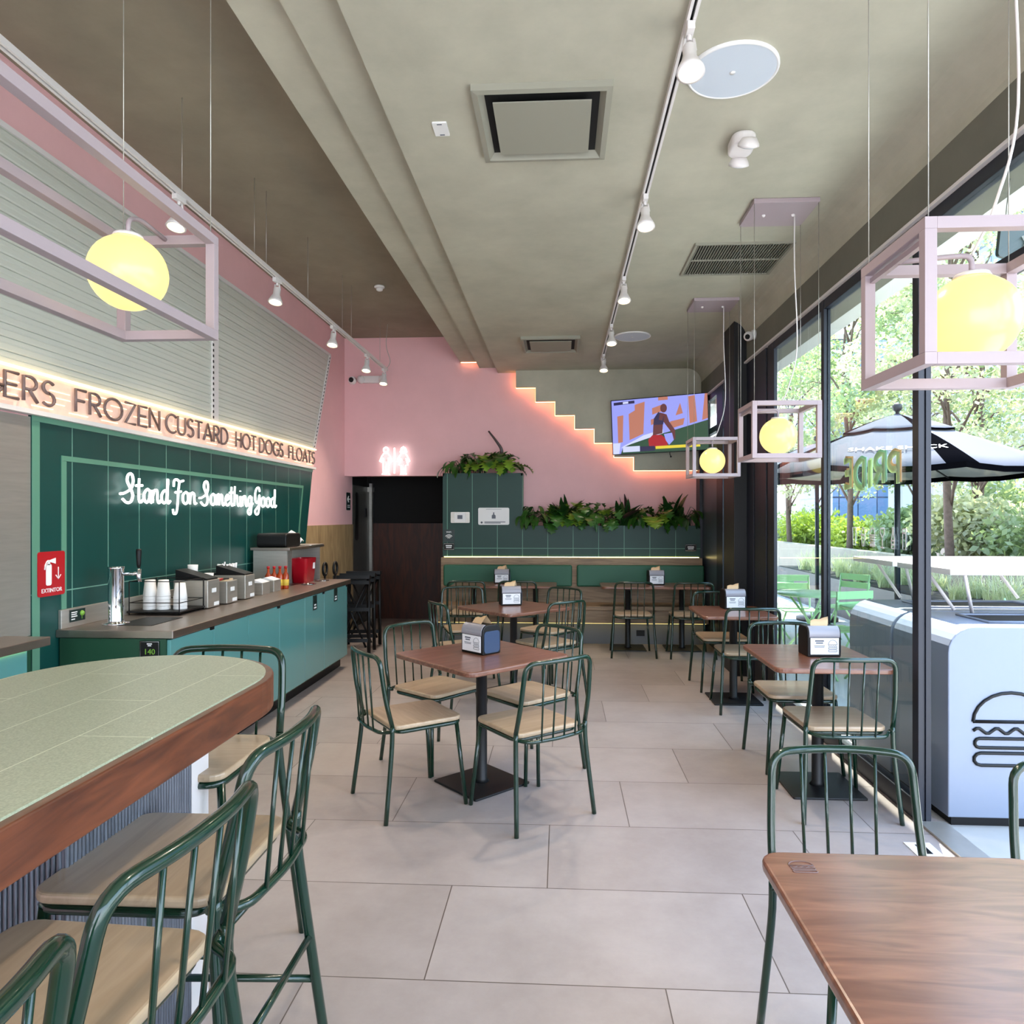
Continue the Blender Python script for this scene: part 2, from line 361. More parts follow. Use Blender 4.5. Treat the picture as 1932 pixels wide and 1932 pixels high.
    def build(s, name, mats, parent=None, loc=(0, 0, 0), rot=(0, 0, 0), bevel=0, seg=2):
        me = bpy.data.meshes.new(name); me.from_pydata(s.v, [], s.f)
        if not isinstance(mats, (list, tuple)): mats = [mats]
        for mm in mats: me.materials.append(M[mm] if isinstance(mm, str) else mm)
        me.polygons.foreach_set('material_index', s.m); me.polygons.foreach_set('use_smooth', s.s); me.update()
        o = bpy.data.objects.new(name, me); COL.objects.link(o); o.location = loc; o.rotation_euler = rot
        if parent: o.parent = parent
        if bevel:
            b = o.modifiers.new('bevel', 'BEVEL'); b.width = bevel; b.segments = seg; b.limit_method = 'ANGLE'; b.angle_limit = R(35)
        return o
def B(x0, x1, y0, y1, z0, z1): return MB().box(x0, x1, y0, y1, z0, z1)
def tag(o, label, cat, group=None, kind=None):
    if label: o['label'] = label
    if cat: o['category'] = cat
    if group: o['group'] = group
    if kind: o['kind'] = kind
    return o
def thing(name, label, cat, loc=(0, 0, 0), rz=0, group=None, rot=None):
    o = bpy.data.objects.new(name, None); COL.objects.link(o); o.empty_display_size = 0.1
    o.location = loc; o.rotation_euler = rot or (0, 0, rz); return tag(o, label, cat, group)
def struct(name, mb, m, bevel=0):
    o = mb.build(name, m, bevel=bevel); o['kind'] = 'structure'; return o
def kids(o): return [c for c in bpy.data.objects if c.parent == o]
def dup(root, loc, rz=None, label=None, group=None, rot=None):
    def cp(o, par):
        c = o.copy(); COL.objects.link(c)
        if par: c.parent = par
        for k in kids(o): cp(k, c)
        return c
    r = cp(root, None); r.location = loc
    if rz is not None: r.rotation_euler = (0, 0, rz)
    if rot is not None: r.rotation_euler = rot
    if label: r['label'] = label
    if group: r['group'] = group
    return r

# ------------------------------------------------------------------ lettering
def arc(cx, cy, rx, ry, a0, a1, n=9):
    return [(cx + rx * math.cos(R(a0 + (a1 - a0) * i / n)), cy + ry * math.sin(R(a0 + (a1 - a0) * i / n))) for i in range(n + 1)]
CAP = {
 'A': (.78, [[(0, 0), (.39, 1), (.78, 0)], [(.13, .33), (.65, .33)]]),
 'B': (.55, [[(0, 0), (0, 1), (.25, 1)] + arc(.25, .76, .26, .24, 90, -90) + [(0, .52), (.25, .52)] + arc(.25, .26, .3, .26, 90, -90) + [(0, 0)]]),
 'C': (.75, [arc(.48, .5, .48, .5, 50, 310, 16)]),
 'D': (.68, [[(0, 0), (0, 1), (.2, 1)] + arc(.2, .5, .48, .5, 90, -90, 12) + [(0, 0)]]),
 'E': (.5, [[(.5, 0), (0, 0), (0, 1), (.5, 1)], [(0, .52), (.42, .52)]]),
 'F': (.48, [[(0, 0), (0, 1), (.48, 1)], [(0, .52), (.4, .52)]]),
 'G': (.82, [arc(.48, .5, .48, .5, 50, 350, 16) + [(.55, .42)]]),
 'H': (.62, [[(0, 0), (0, 1)], [(.62, 0), (.62, 1)], [(0, .5), (.62, .5)]]),
 'I': (.02, [[(0, 0), (0, 1)]]),
 'L': (.45, [[(0, 1), (0, 0), (.45, 0)]]),
 'N': (.64, [[(0, 0), (0, 1), (.64, 0), (.64, 1)]]),
 'O': (.96, [arc(.48, .5, .48, .5, 0, 360, 22)]),
 'P': (.52, [[(0, 0), (0, 1), (.24, 1)] + arc(.24, .74, .27, .26, 90, -90) + [(0, .48)]]),
 'R': (.55, [[(0, 0), (0, 1), (.24, 1)] + arc(.24, .74, .27, .26, 90, -90) + [(0, .48)], [(.22, .48), (.55, 0)]]),
 'S': (.52, [arc(.27, .75, .24, .25, 40, 180, 7) + arc(.27, .75, .24, .25, 180, 270, 4)[1:] + arc(.25, .26, .26, .26, 90, -140, 11)]),
 'T': (.56, [[(0, 1), (.56, 1)], [(.28, 0), (.28, 1)]]),
 'U': (.6, [[(0, 1), (0, .3)] + arc(.3, .3, .3, .3, 180, 360, 10) + [(.6, 1)]]),
 'X': (.6, [[(0, 0), (.6, 1)], [(0, 1), (.6, 0)]]),
 'Z': (.58, [[(0, 1), (.58, 1), (0, 0), (.58, 0)]]),
 '1': (.3, [[(0, .8), (.2, 1), (.2, 0)]]),
}
def word(txt, y0, y1, z0, z1, r, place, mb=None, space=0.3, gap=0.22, seg=6):
    """monoline caps fitted between y0 and y1; place(u, v) -> 3D point"""
    mb = mb or MB(); W = 0
    for i, c in enumerate(txt): W += (space if c == ' ' else CAP[c][0]) + (gap if i < len(txt) - 1 else 0)
    k = (y1 - y0) / W; h = z1 - z0; x = 0
    for c in txt:
        if c == ' ': x += space + gap; continue
        for st in CAP[c][1]: mb.tube([place(y0 + (x + a) * k, z0 + b * h) for a, b in st], r, seg)
        x += CAP[c][0] + gap
    return mb
def text_mb(body, size, place, mb=None, align='CENTER', depth=0.002):
    """flat lettering from the built-in font, extruded a little; place(u, v, d) -> point"""
    mb = mb or MB()
    cu = bpy.data.curves.new('t', 'FONT'); cu.body = body; cu.size = size; cu.align_x = align; cu.align_y = 'CENTER'; cu.extrude = depth / 2; cu.resolution_u = 3
    ob = bpy.data.objects.new('t', cu); COL.objects.link(ob)
    dg = bpy.context.evaluated_depsgraph_get(); dg.update(); me = bpy.data.meshes.new_from_object(ob.evaluated_get(dg))
    mb.add([place(v.co.x, v.co.y, v.co.z) for v in me.vertices], [tuple(p.vertices) for p in me.polygons])
    bpy.data.objects.remove(ob); bpy.data.curves.remove(cu); bpy.data.meshes.remove(me)
    return mb

# ================================================================== ROOM SHELL
YB = 9.25; YF = -3.0; XL = -2.9; XR = 1.8; ZC = 3.46; ZH = 3.95
struct('floor', B(-3.05, 1.92, YF, 10.65, -0.1, 0), 'floor')
c = MB()
prof = [(-0.83, ZC), (1.62, ZC)] + [(1.62 + 0.18 * math.sin(R(a)), ZC - 0.18 + 0.18 * math.cos(R(a))) for a in range(10, 91, 10)] + [(2.1, 3.28), (2.1, 4.2), (-1.33, 4.2), (-1.33, 3.60), (-1.08, 3.60), (-1.08, 3.53), (-0.83, 3.53)]
c.prism(prof, 1, YF, YB + 0.15)
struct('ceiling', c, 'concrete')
struct('ceiling_2', B(-3.05, -1.33, YF, YB + .15, ZH, 4.2), mat('brown_grey_plaster', (140, 130, 112), 0.85, noise=0.16, nscale=1.6, bump=0.12, bscale=6))  # shade of the raised ceiling is put into this darker brown-grey colour
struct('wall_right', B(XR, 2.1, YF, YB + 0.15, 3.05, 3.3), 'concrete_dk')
struct('trim_1', B(XR - 0.025, XR + 0.02, YF, YB, 3.035, 3.052), 'white_metal')
struct('wall_left', B(-3.05, XL, YF, 9.6, 0, ZH), 'pink')
bw = MB().box(XL, -1.5, YB, YB + 0.15, 2.1, ZH).box(-1.5, 1.95, YB, YB + 0.15, 0, ZH)
struct('wall_back', bw, 'pink')
# unseen front wall, left open behind the camera to let sky light in
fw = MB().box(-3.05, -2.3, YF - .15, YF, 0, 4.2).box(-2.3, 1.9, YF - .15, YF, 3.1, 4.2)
struct('wall_front', fw, 'concrete_dk')
# corridor to the restrooms
struct('wall_corridor', MB().box(-3.05, 1.9, 10.6, 10.7, 0, 2.4).box(-3.05, 1.9, YB + 0.15, 10.6, 2.3, 2.4).box(-3.05, -2.9, 10.5, 10.6, 0, 2.4).box(1.85, 1.95, YB + .15, 10.6, 0, 2.4).box(-3.05, -2.95, 9.6, 10.5, 0, 2.4), 'black_wall')
struct('trim_2', B(-2.88, 1.85, 10.57, 10.6, 0.0, 1.455), 'oak_dk')
struct('trim_3', MB().prism([(7.40, 0), (9.6, 0), (9.6, 1.45), (7.80, 1.45)], 0, XL, XL + 0.012), 'oak')
d1 = B(-2.95, -2.9, 9.64, 10.46, 0, 2.0).build('door_1', 'door_grey'); d1['kind'] = 'structure'
B(-2.9, -2.86, 10.46, 10.54, 0, 2.06).build('door_jamb', 'steel', d1)
MB().prism(rrect(9.72, 9.86, 1.22, 1.9, 0.05), 0, -2.895, -2.89).build('door_window', 'black', d1)
B(-2.9, -2.88, 10.2, 10.28, 1.55, 1.68).build('door_plate', 'black', d1)
B(-2.9, -2.83, 10.36, 10.5, 1.93, 2.0).build('door_closer', 'steel', d1)

# stepped concrete panel in front of the pink wall, lit along its edge
xs = -0.585; sw = 0.2555; zz = [3.43, 3.245, 3.06, 2.88, 2.70, 2.515, 2.33, 2.155]
poly = [(xs, 3.47)]; led = []
x = xs
for i in range(7):
    poly.append((x, zz[i + 1])); x2 = x + sw
    led.append((x, x2, zz[i + 1], zz[i]))
    poly.append((x2, zz[i + 1])) ; x = x2
# remove doubled corner points
pp = [(xs, 3.47)]
x = xs
for i in range(7):
    pp.append((x, zz[i + 1])); x += sw if i < 6 else (1.8 - x); pp.append((x, zz[i + 1]))
pp.append((1.8, 3.47))
o = MB().prism(pp, 1, 9.10, 9.17).build('trim_4', 'concrete'); o['kind'] = 'structure'
o['label'] = 'grey concrete panel with stepped lower edge on the pink back wall'
lt = thing('light_strip', 'orange glowing light strip stepping along the edge of the grey concrete panel', 'light', (0, 9.2, 2.5))
mb = MB(); x = xs
for i in range(7):
    x2 = x + sw if i < 6 else 1.78
    mb.box(x - 0.004, x + .008, 9.172, 9.2, zz[i + 1], zz[i]); mb.box(x, x2, 9.172, 9.2, zz[i + 1] - 0.004, zz[i + 1] + .008); x = x2
mb.xf(Matrix.Translation((0, -9.2, -2.5)))
mb.build('diffuser', 'led_orange', lt)
st = MB()
for x0, x1, z in ((-1.32, -1.09, 3.592),): st.box(x0, x1, 9.2, 9.215, z, z + .006)
tag(st.build('cove_light', 'led_orange'), 'short orange glow line where the ceiling step meets the pink wall', 'light')

# ------------------------------------------------------------------ window wall
def frame_bar(x0, x1, y0, y1, z0, z1): return B(x0, x1, y0, y1, z0, z1)
def window(n, y0, y1, mull=True, z1=2.97):
    o = MB().box(1.826, 1.834, y0, y1, 0.1, z1).build('window_%d' % n, 'glass'); o['kind'] = 'structure'
    f = MB().box(1.80, 1.86, y0, y1, 0.0, 0.1).box(1.80, 1.86, y0, y1, z1, 3.05)
    f.build('window_frame', 'navy_frame', o, bevel=.004); return o
w1 = window(1, 3.69, 4.90); w2 = window(2, 4.95, 6.03); w3 = window(3, 7.32, 7.9); w4 = window(4, 8.2, 9.02)
def mullion(par, y0, y1, x0=1.798, x1=1.862):
    d_ = (x1 - x0) * .42
    MB().box(x0, x0 + d_, y0, y1, 0, 3.05).box(x0 + d_, x1 - d_, y0 + .008, y1, 0, 3.05).box(x1 - d_, x1, y0, y1, 0, 3.05).build('mullion', 'navy_frame', par, bevel=.002)
mullion(w1, 3.63, 3.69); mullion(w2, 4.90, 4.95, x1=1.845); mullion(w3, 7.9, 8.2, x1=1.83); mullion(w4, 9.02, YB - .003, 1.765, 1.9)
struct('trim_10', B(1.80, 1.822, 8.2, 9.02, 0.1, 2.5), mat('blue_grey_door_panel', (62, 74, 86), .3))
B(1.80, 1.86, 7.33, 9.0, 2.55, 2.62).build('transom', 'navy_frame', w3)
jb = MB().box(1.80, 1.83, 6.03, 6.2, 0, 3.05).box(1.81, 1.83, 6.2, 6.26, 0, 3.05).box(1.80, 1.83, 6.26, 6.62, 0, 3.05).box(1.81, 1.83, 6.62, 6.66, 0, 3.05).box(1.80, 1.83, 6.66, 6.9, 0, 3.05)
struct('trim_5', jb, 'navy_frame', .004)
struct('wall_column', B(1.68, 1.92, 6.9, 7.32, 0, ZC), 'black_metal', .004)
# doorway and the panes beyond it towards the camera
do = MB().box(1.80, 1.86, 0.9, 3.63, 2.53, 2.60).box(1.80, 1.86, 0.9, 3.63, 2.97, 3.05).box(1.80, 1.86, 0.78, 0.9, 0, 3.05).build('door_2', 'navy_frame', bevel=.004); do['kind'] = 'structure'
B(1.826, 1.834, 0.9, 3.63, 2.6, 2.97).build('transom_glass', 'glass', do)
B(1.80, 1.93, 0.9, 3.63, 0.001, 0.012).build('threshold', 'steel', do)
w5 = window(5, -2.9, 0.78)
# outside
struct('ground', B(1.93, 60, -12, 60, -0.06, -0.02), 'paving')
struct('trim_6', MB().box(2.1, 2.32, YF, 14, 3.1, 3.75), 'eave')
struct('trim_7', B(1.921, 2.1, YF, YB + .2, 3.3, 4.2), 'eave')

# skirting and floor plate
t = thing('floor_lock_plate', 'small steel plate with a dark slot set in the floor by the open doorway', 'plate', (1.68, 3.34, 0.0))
B(-.06, .06, -.07, .07, 0, .004).build('plate', 'white', t); B(-.02, .02, -.045, .045, .004, .005).build('slot', 'black', t)

# ================================================================== LEFT SERVICE WALL
YN = 1.2
# green wall panel, slanted right end
def slant(z): return 7.738 + (z - 1.164) * 0.262
gp = MB().prism([(3.66, 0), (slant(0), 0), (slant(2.10), 2.10), (3.66, 2.10)], 0, XL, XL + .02)
struct('trim_8', gp, 'green_panel')
fr = MB()
fr.box(XL + .02, XL + .024, 3.66, 3.715, 0, 2.069)
fr.prism([(3.66, 2.07), (slant(2.07), 2.07), (slant(2.1), 2.1), (3.66, 2.1)], 0, XL + .02, XL + .024)
fr.box(XL + .02, XL + .024, 3.885, 3.925, 0.9, 1.869)
fr.prism([(3.885, 1.87), (7.68, 1.87), (7.685, 1.90), (3.885, 1.90)], 0, XL + .02, XL + .024)
fr.prism([(7.47, 1.1), (7.50, 1.1), (7.68, 1.869), (7.65, 1.869)], 0, XL + .02, XL + .024)
struct('trim_9', fr, 'green_frame')
sp_ = thing('steel_wall_panel', 'brushed steel wall panel left of the dark green panels', 'panel', (XL, 2.4, 0))
B(0, .018, -1.3, 1.255, 0.9, 2.09).build('sheet', 'steel', sp_); B(0, .02, -1.3, 1.255, 0, 0.9).build('lower_panel', 'green_dk', sp_)
oc = thing('order_counter', 'narrow steel counter end at the left edge, in front of the steel wall', 'counter', (XL, 2.4, 0))
B(0.03, .28, -1.3, 1.06, .885, .93).build('worktop', 'steel_top', oc, bevel=.004); B(0.03, .2, -1.3, 1.0, 0, .885).build('front_panel', 'teal_door', oc)
B(.2, .21, -1.3, 1.0, .87, .885).build('light_strip', 'led_warm', oc)

# lit marquee with the menu words
mq = thing('menu_sign', 'long glowing marquee band with brown words FROZEN CUSTARD HOT DOGS FLOATS', 'sign', (0, 0, 0))
MB().prism([(YN, 2.125), (7.985, 2.125), (8.03, 2.335), (YN, 2.335)], 0, XL, XL + .03).build('panel', 'marquee', mq)
tb = MB(); random.seed(3)
tb.prism([(YN, 2.328), (8.03, 2.328), (8.032, 2.34), (YN, 2.34)], 0, XL + .03, XL + .05)
for zr in (2.15, 2.185, 2.22, 2.255, 2.29):
    y = YN + random.random() * .2
    while y < 7.85:
        l = .16; tb.box(XL + .03, XL + .034, y, min(y + l, 7.93), zr, zr + .004); y += l + .06 + random.random() * .28
tb.build('light_tubes', 'marquee_line', mq)
MB().prism([(YN, 2.10), (7.985, 2.10), (7.988, 2.125), (YN, 2.125)], 0, XL, XL + .06).build('lower_trim', 'white_metal', mq)
for txt, a, b in (('BURGERS', 2.84, 3.79), ('FROZEN', 3.962, 4.82), ('CUSTARD', 4.905, 5.84), ('HOT DOGS', 5.995, 7.035), ('FLOATS', 7.19, 7.955)):
    word(txt, a, b, 2.165, 2.297, .0095, lambda u, v: (XL + .052, u, v), gap=.2, space=.12).build('lettering', 'letter', mq)

def shutter(y0, y1, slant_top=False, label=''):
    """corrugated roller shutter; far end may be slanted"""
    t = thing('roller_shutter', label, 'shutter', (XL + .002, y0, 2.34), group='roller shutters over the menu band')
    mb = MB(); z0, z1 = 0.0, 1.215; n = int(round((z1 - z0) / .036)); f = lambda z: (y1 - y0) + (0.0 if not slant_top else z * 0.47)
    pr = []
    for i in range(n):
        z = z0 + (z1 - z0) * i / n; h = (z1 - z0) / n
        if i % 2 == 0: pr += [(.018, z), (.022, z + h * .25), (.022, z + h * .9)]
        else: pr += [(.016, z), (.020, z + h * .2), (.020, z + h * .72), (.008, z + h * .8), (.008, z + h * .96)]
    pr.append((.018, z1))
    vs = []
    for px_, pz in pr: vs += [(px_, 0.03, pz), (px_, f(pz) - .03, pz)]
    mb.add(vs, [(2 * i, 2 * i + 1, 2 * i + 3, 2 * i + 2) for i in range(len(pr) - 1)])
    mb.build('slats', 'shutter', t)
    g = MB().prism([(f(0) - .05, 0), (f(0), 0), (f(z1), z1), (f(z1) - .05, z1)], 0, 0, .034)
    g.prism([(0, 0), (.05, 0), (.05, z1), (0, z1)], 0, 0, .032); g.box(0, .03, 0, f(z1), z1, z1 + .03)
    g.build('side_guides', 'white_metal', t)
    h = MB(); k = 0; z = .02
    while z < z1 - .03: h.prism([(f(z) - .052, z), (f(z) - .034, z), (f(z + .022) - .034, z + .022), (f(z + .022) - .052, z + .022)], 0, .034, .036); z += .046
    h.build('guide_slots', 'black', t)
    return t
shutter(1.2, 5.67, label='pale grey corrugated shutter nearer the camera, behind the left pendant')
shutter(5.67, 8.03, True, label='pale grey corrugated shutter with the slanted far end, by the pink corner')

# script sign
LET = {
 'S': (1.35, [[(-.35, .55), (.1, .62), (.75, .95), (1.0, 1.5), (.85, 2.0), (.5, 1.95), (.38, 1.5), (.7, 1.0), (.95, .5), (.75, .02), (.3, -.05), (-.1, .2)]]),
 't': (.75, [[(.3, 1.75), (.25, .4), (.42, 0), (.8, .25)], [(-.05, 1.2), (.65, 1.25)]]),
 'a': (1.0, [[(.75, .85), (.45, 1.0), (.1, .65), (.12, .2), (.4, 0), (.7, .35), (.78, .95), (.75, .3), (.9, 0), (1.1, .25)]]),
 'n': (1.05, [[(0, .95), (.08, .5), (.05, 0)], [(.06, .45), (.3, .95), (.6, .9), (.62, .3), (.8, 0), (1.1, .25)]]),
 'd': (1.0, [[(.75, .85), (.45, 1.0), (.1, .65), (.12, .2), (.4, 0), (.7, .35), (.85, 1.9), (.76, .4), (.9, 0), (1.15, .2)]]),
 'F': (1.15, [[(.1, 1.35), (.15, 1.8), (.45, 1.95), (.85, 1.8), (1.3, 1.9)], [(.8, 1.8), (.65, .9), (.55, -.2), (.4, -.75), (.1, -.8), (.0, -.45)], [(.3, .9), (1.0, 1.0)]]),
 'o': (.95, [[(.5, 1.0), (.12, .75), (.12, .2), (.45, 0), (.75, .3), (.72, .8), (.45, 1.0), (.75, .85), (1.05, .8)]]),
 'r': (.8, [[(0, .95), (.08, .5), (.05, 0)], [(.06, .5), (.3, .95), (.6, .85), (.62, .4), (.7, .05), (.9, .1)]]),
 'm': (1.5, [[(0, .95), (.08, .5), (.05, 0)], [(.06, .5), (.28, .95), (.5, .85), (.5, 0)], [(.5, .5), (.75, .95), (1.0, .85), (1.02, .3), (1.2, 0), (1.5, .25)]]),
 'e': (.85, [[(.1, .45), (.6, .6), (.65, .9), (.4, 1.0), (.12, .7), (.12, .2), (.45, 0), (.9, .3)]]),
 'h': (1.05, [[(.15, 1.85), (.08, .9), (.05, 0)], [(.06, .45), (.3, .95), (.6, .9), (.62, .3), (.8, 0), (1.1, .25)]]),
 'i': (.5, [[(.1, .95), (.1, .2), (.25, 0), (.5, .25)], [(.1, 1.4), (.11, 1.46)]]),
 'g': (1.0, [[(.75, .85), (.45, 1.0), (.1, .65), (.12, .2), (.4, 0), (.7, .35), (.78, .95), (.72, 0), (.6, -.7), (.25, -.8), (.05, -.5), (.4, -.15), (1.05, .3)]]),
 'G': (1.15, [[(.95, 1.55), (.75, 1.95), (.35, 1.8), (.1, 1.2), (.2, .5), (.55, .4), (.85, .9), (.85, 1.15), (.82, 0), (.65, -.7), (.3, -.8), (.1, -.45), (.5, -.1), (1.15, .4)]]),
}
ns = thing('script_sign', 'white glowing script sign reading Stand For Something Good on the dark green wall', 'sign', (XL + .06, 5.6, 1.7))
for wd, a, b in (('Stand', 4.40, 4.93), ('For', 4.98, 5.30), ('Something', 5.39, 6.31), ('Good', 6.35, 6.83)):
    W = sum(LET[c_][0] for c_ in wd); k = (b - a) / W; x = 0; mb = MB()
    for c_ in wd:
        for stt in LET[c_][1]:
            pts = crom([(0, a - 5.6 + (x + u) * k, -.055 + v * .092) for u, v in stt], 4) if len(stt) > 2 else [(0, a - 5.6 + (x + u) * k, -.055 + v * .092) for u, v in stt]
            mb.tube(pts, .009, 6)
        x += LET[c_][0]
    mb.build('glowing_word', 'neon', ns)
gl = MB()
for yy in (-1.0, -.2, .6, 1.1): gl.tube([(-.04, yy, 0), (0, yy, 0)], .004, 5)
gl.build('standoffs', 'steel', ns)

# red extinguisher signs
def ext_sign(y, z, wy, h, full, label):
    t = thing('extinguisher_sign', label, 'sign', (XL + .022, y, z), group='red extinguisher signs')
    MB().prism(rrect(-wy / 2, wy / 2, -h / 2, h / 2, .015), 0, 0, .006).build('plate', 'red', t)
    k = h / .25; q = MB(); P = lambda u, v: (.0075, u * k, v * k)
    q.prism([(u * k, v * k) for u, v in rrect(-.045, -.003, -.065, .055, .012)], 0, .006, .008)
    q.prism([(-.034 * k, .05 * k), (-.014 * k, .05 * k), (-.014 * k, .078 * k), (-.034 * k, .078 * k)], 0, .006, .008)
    q.tube([P(-.024, .075), P(-.04, .07), P(-.052, .05), P(-.056, .025)], .004 * k, 5)
    q.prism([(-.014 * k, .066 * k), (.03 * k, .054 * k), (.03 * k, .088 * k), (-.014 * k, .078 * k)], 0, .006, .008)
    q.tube([P(.05, .035), P(.05, -.03)], .003 * k, 5); q.tube([P(.03, -.01), P(.05, -.033), P(.07, -.01)], .003 * k, 5)
    q.build('pictogram', 'white_paint', t)
    if full: text_mb('EXTINTOR', .033 * k, lambda u, v, d: (.007 + d, u, v - .094 * k)).build('lettering', 'white_paint', t)
    return t
ext_sign(3.80, 1.225, .21, .25, True, 'large red extinguisher sign with arrow and the word EXTINTOR, left of the green panels')
ext_sign(7.46, 1.28, .2, .17, False, 'small distant red extinguisher sign above the steel shelf box')

# ================================================================== DRINKS COUNTER
XF = -2.21; Y0 = 3.84; Y1 = 7.2
ct = thing('steel_worktop', 'dark steel worktop with upturned back edge along the green wall', 'worktop', (0, 0, .9))
B(XL + .02, XF + .02, Y0, Y1, -.045, 0).build('slab', 'steel_top', ct, bevel=.004)
B(XL + .02, XL + .04, Y0 + .02, Y1 - .3, 0, .11).build('upstand', 'steel', ct, bevel=.003)
B(-2.66, -2.42, 4.02, 4.36, .0005, .0025).build('drip_tray', 'black_metal', ct)
for yy in (6.6, 6.98): MB().lathe([(.055, 0), (.07, .004), (.07, .008), (.05, .008), (.05, .002)], (-2.42, yy, 0)).build('waste_ring', 'chrome', ct)
ys = [Y0 + .02, 4.857, 5.958, 6.45, 7.16]
for i in range(4):
    c_ = thing('base_cabinet', ['teal cabinet at the near end of the counter, with dark end panel', 'second teal cabinet from the near end of the counter', 'third teal cabinet of the counter, left of the two small dark signs', 'far end teal cabinet of the counter, with two small dark signs'][i], 'cabinet', (0, 0, 0), group='teal cabinets under the counter')
    a, b = ys[i], ys[i + 1]
    B(XL + .03, XF - .03, a, b, .1, .85).build('body', 'green_dk', c_)
    B(XL + .03, XF - .08, a, b, 0, .1).build('plinth', 'black', c_)
    m_ = (a + b) / 2 if b - a > .8 else None
    for p, q in ([(a, m_), (m_, b)] if m_ else [(a, b)]):
        B(XF - .028, XF - .006, p + .003, q - .003, .12, .845).build('door', 'teal_door', c_, bevel=.003)
    B(XF - .02, XF + .004, (m_ or b) - .05, (m_ or b) - .01, .83, .853).build('pull', 'black', c_)
def wall_sticker(name, label, y, z, wy, h, m_, x, lines, group=None, col='white_paint'):
    t = thing(name, label, 'sign', (x, y, z), group=group)
    B(0, .003, -wy / 2, wy / 2, -h / 2, h / 2).build('plate', m_, t)
    q = MB()
    for lz, lw, lh in lines: q.box(.003, .004, -lw / 2, lw / 2, lz - lh / 2, lz + lh / 2)
    q.build('print', col, t); return t
wall_sticker('bin_sign', 'small dark sign on the teal door, nearer of the pair under the counter', 6.2, .775, .1, .13, 'sign_dk', XF - .006, [(-.02, .045, .012), (-.045, .06, .014)], 'dark signs on the teal doors')
wall_sticker('bin_sign', 'small dark sign on the far teal door, farther of the pair under the counter', 6.78, .785, .1, .13, 'sign_dk', XF - .006, [(-.02, .045, .012), (-.045, .06, .014)], 'dark signs on the teal doors')
t = thing('height_sign', 'small black sign with green number 140 on the dark counter end', 'sign', (-2.335, Y0 + .018, .785))
B(-.058, .058, -.004, 0, -.055, .055).build('plate', 'black', t)
q = MB(); q.tube([(x_, -.0045, z_) for x_, z_ in ((-.054, -.05), (.054, -.05), (.054, .05), (-.054, .05))], .0012, 4, True)
for z_, w_ in ((.038, .03), (.028, .02), (-.04, .07)): q.box(-w_ / 2, w_ / 2, -.005, -.004, z_ - .003, z_ + .003)
q.build('print', 'white_paint', t)
text_mb('140', .045, lambda u, v, d: (u, -.005 - d, v - .008)).build('number', 'green_ink', t)
t = thing('counter_sticker', 'small dark notice with a green tree on the steel upstand at the left end', 'sign', (XL + .043, 3.99, .965))
B(0, .002, -.065, .065, -.035, .035).build('plate', 'sign_dk', t)
q = MB()
for z_, w_ in ((.02, .05), (.008, .045), (-.004, .05), (-.02, .03)): q.box(.002, .003, -.055, -.055 + w_, z_ - .003, z_ + .003)
q.build('print', 'white_paint', t); MB().sphere((.002, .035, .008), .016, 12).box(.002, .004, .033, .037, -.025, 0).build('tree_mark', 'green_ink', t)

# beer / water tap
t = thing('tap_column', 'tall chrome tap column with black handle on the near end of the counter', 'tap', (-2.68, 4.08, .9))
MB().lathe([(.075, 0), (.075, .008), (.046, .012), (.043, .02), (.043, .33), (.046, .335), (.046, .345), (0, .347)]).build('column', 'chrome', t)
MB().tube([(.03, .01, .3), (.09, .03, .3), (.12, .035, .305)], .011, 10).tube([(.12, .035, .33), (.12, .035, .28), (.127, .037, .25)], [.014, .014, .009], 10).build('spout', 'chrome', t)
MB().lathe([(.008, 0), (.012, .02), (.016, .1), (.014, .115), (0, .117)], (.12, .035, .335)).build('handle', 'black', t)
# cup rack
def cup_stack(x, y, z, n, r=.043, h=.11, label='', par=None):
    t = thing('cup_stack', label, 'cups', (x, y, z), group='upside-down white cup stacks in the rack')
    for i in range(n):
        MB().lathe([(r, i * .022), (r * 1.02, i * .022 + .005), (r * .74, i * .022 + h), (0, i * .022 + h)], seg=20).build('cup', 'white', t)
    return t
t = thing('cup_rack', 'black wire rack holding three white cup stacks behind the tap', 'rack', (-2.66, 4.62, .9))
mb = MB().box(-.19, .17, -.17, .16, .015, .025)
for x_ in (-.18, .16):
    for y_ in (-.16, .15): mb.tube([(x_, y_, 0), (x_, y_, .22)], .004, 6)
for z_ in (.08, .22): mb.tube([(-.18, -.16, z_), (.16, -.16, z_), (.16, .15, z_), (-.18, .15, z_)], .003, 5, True)
mb.build('frame', 'black', t)
cup_stack(-2.755, 4.555, .926, 5, label='leftmost white cup stack next to the chrome tap')
cup_stack(-2.665, 4.56, .926, 5, label='middle white cup stack of the three in the black rack')
cup_stack(-2.56, 4.58, .926, 4, label='right white cup stack of the three, beside the steel organisers')
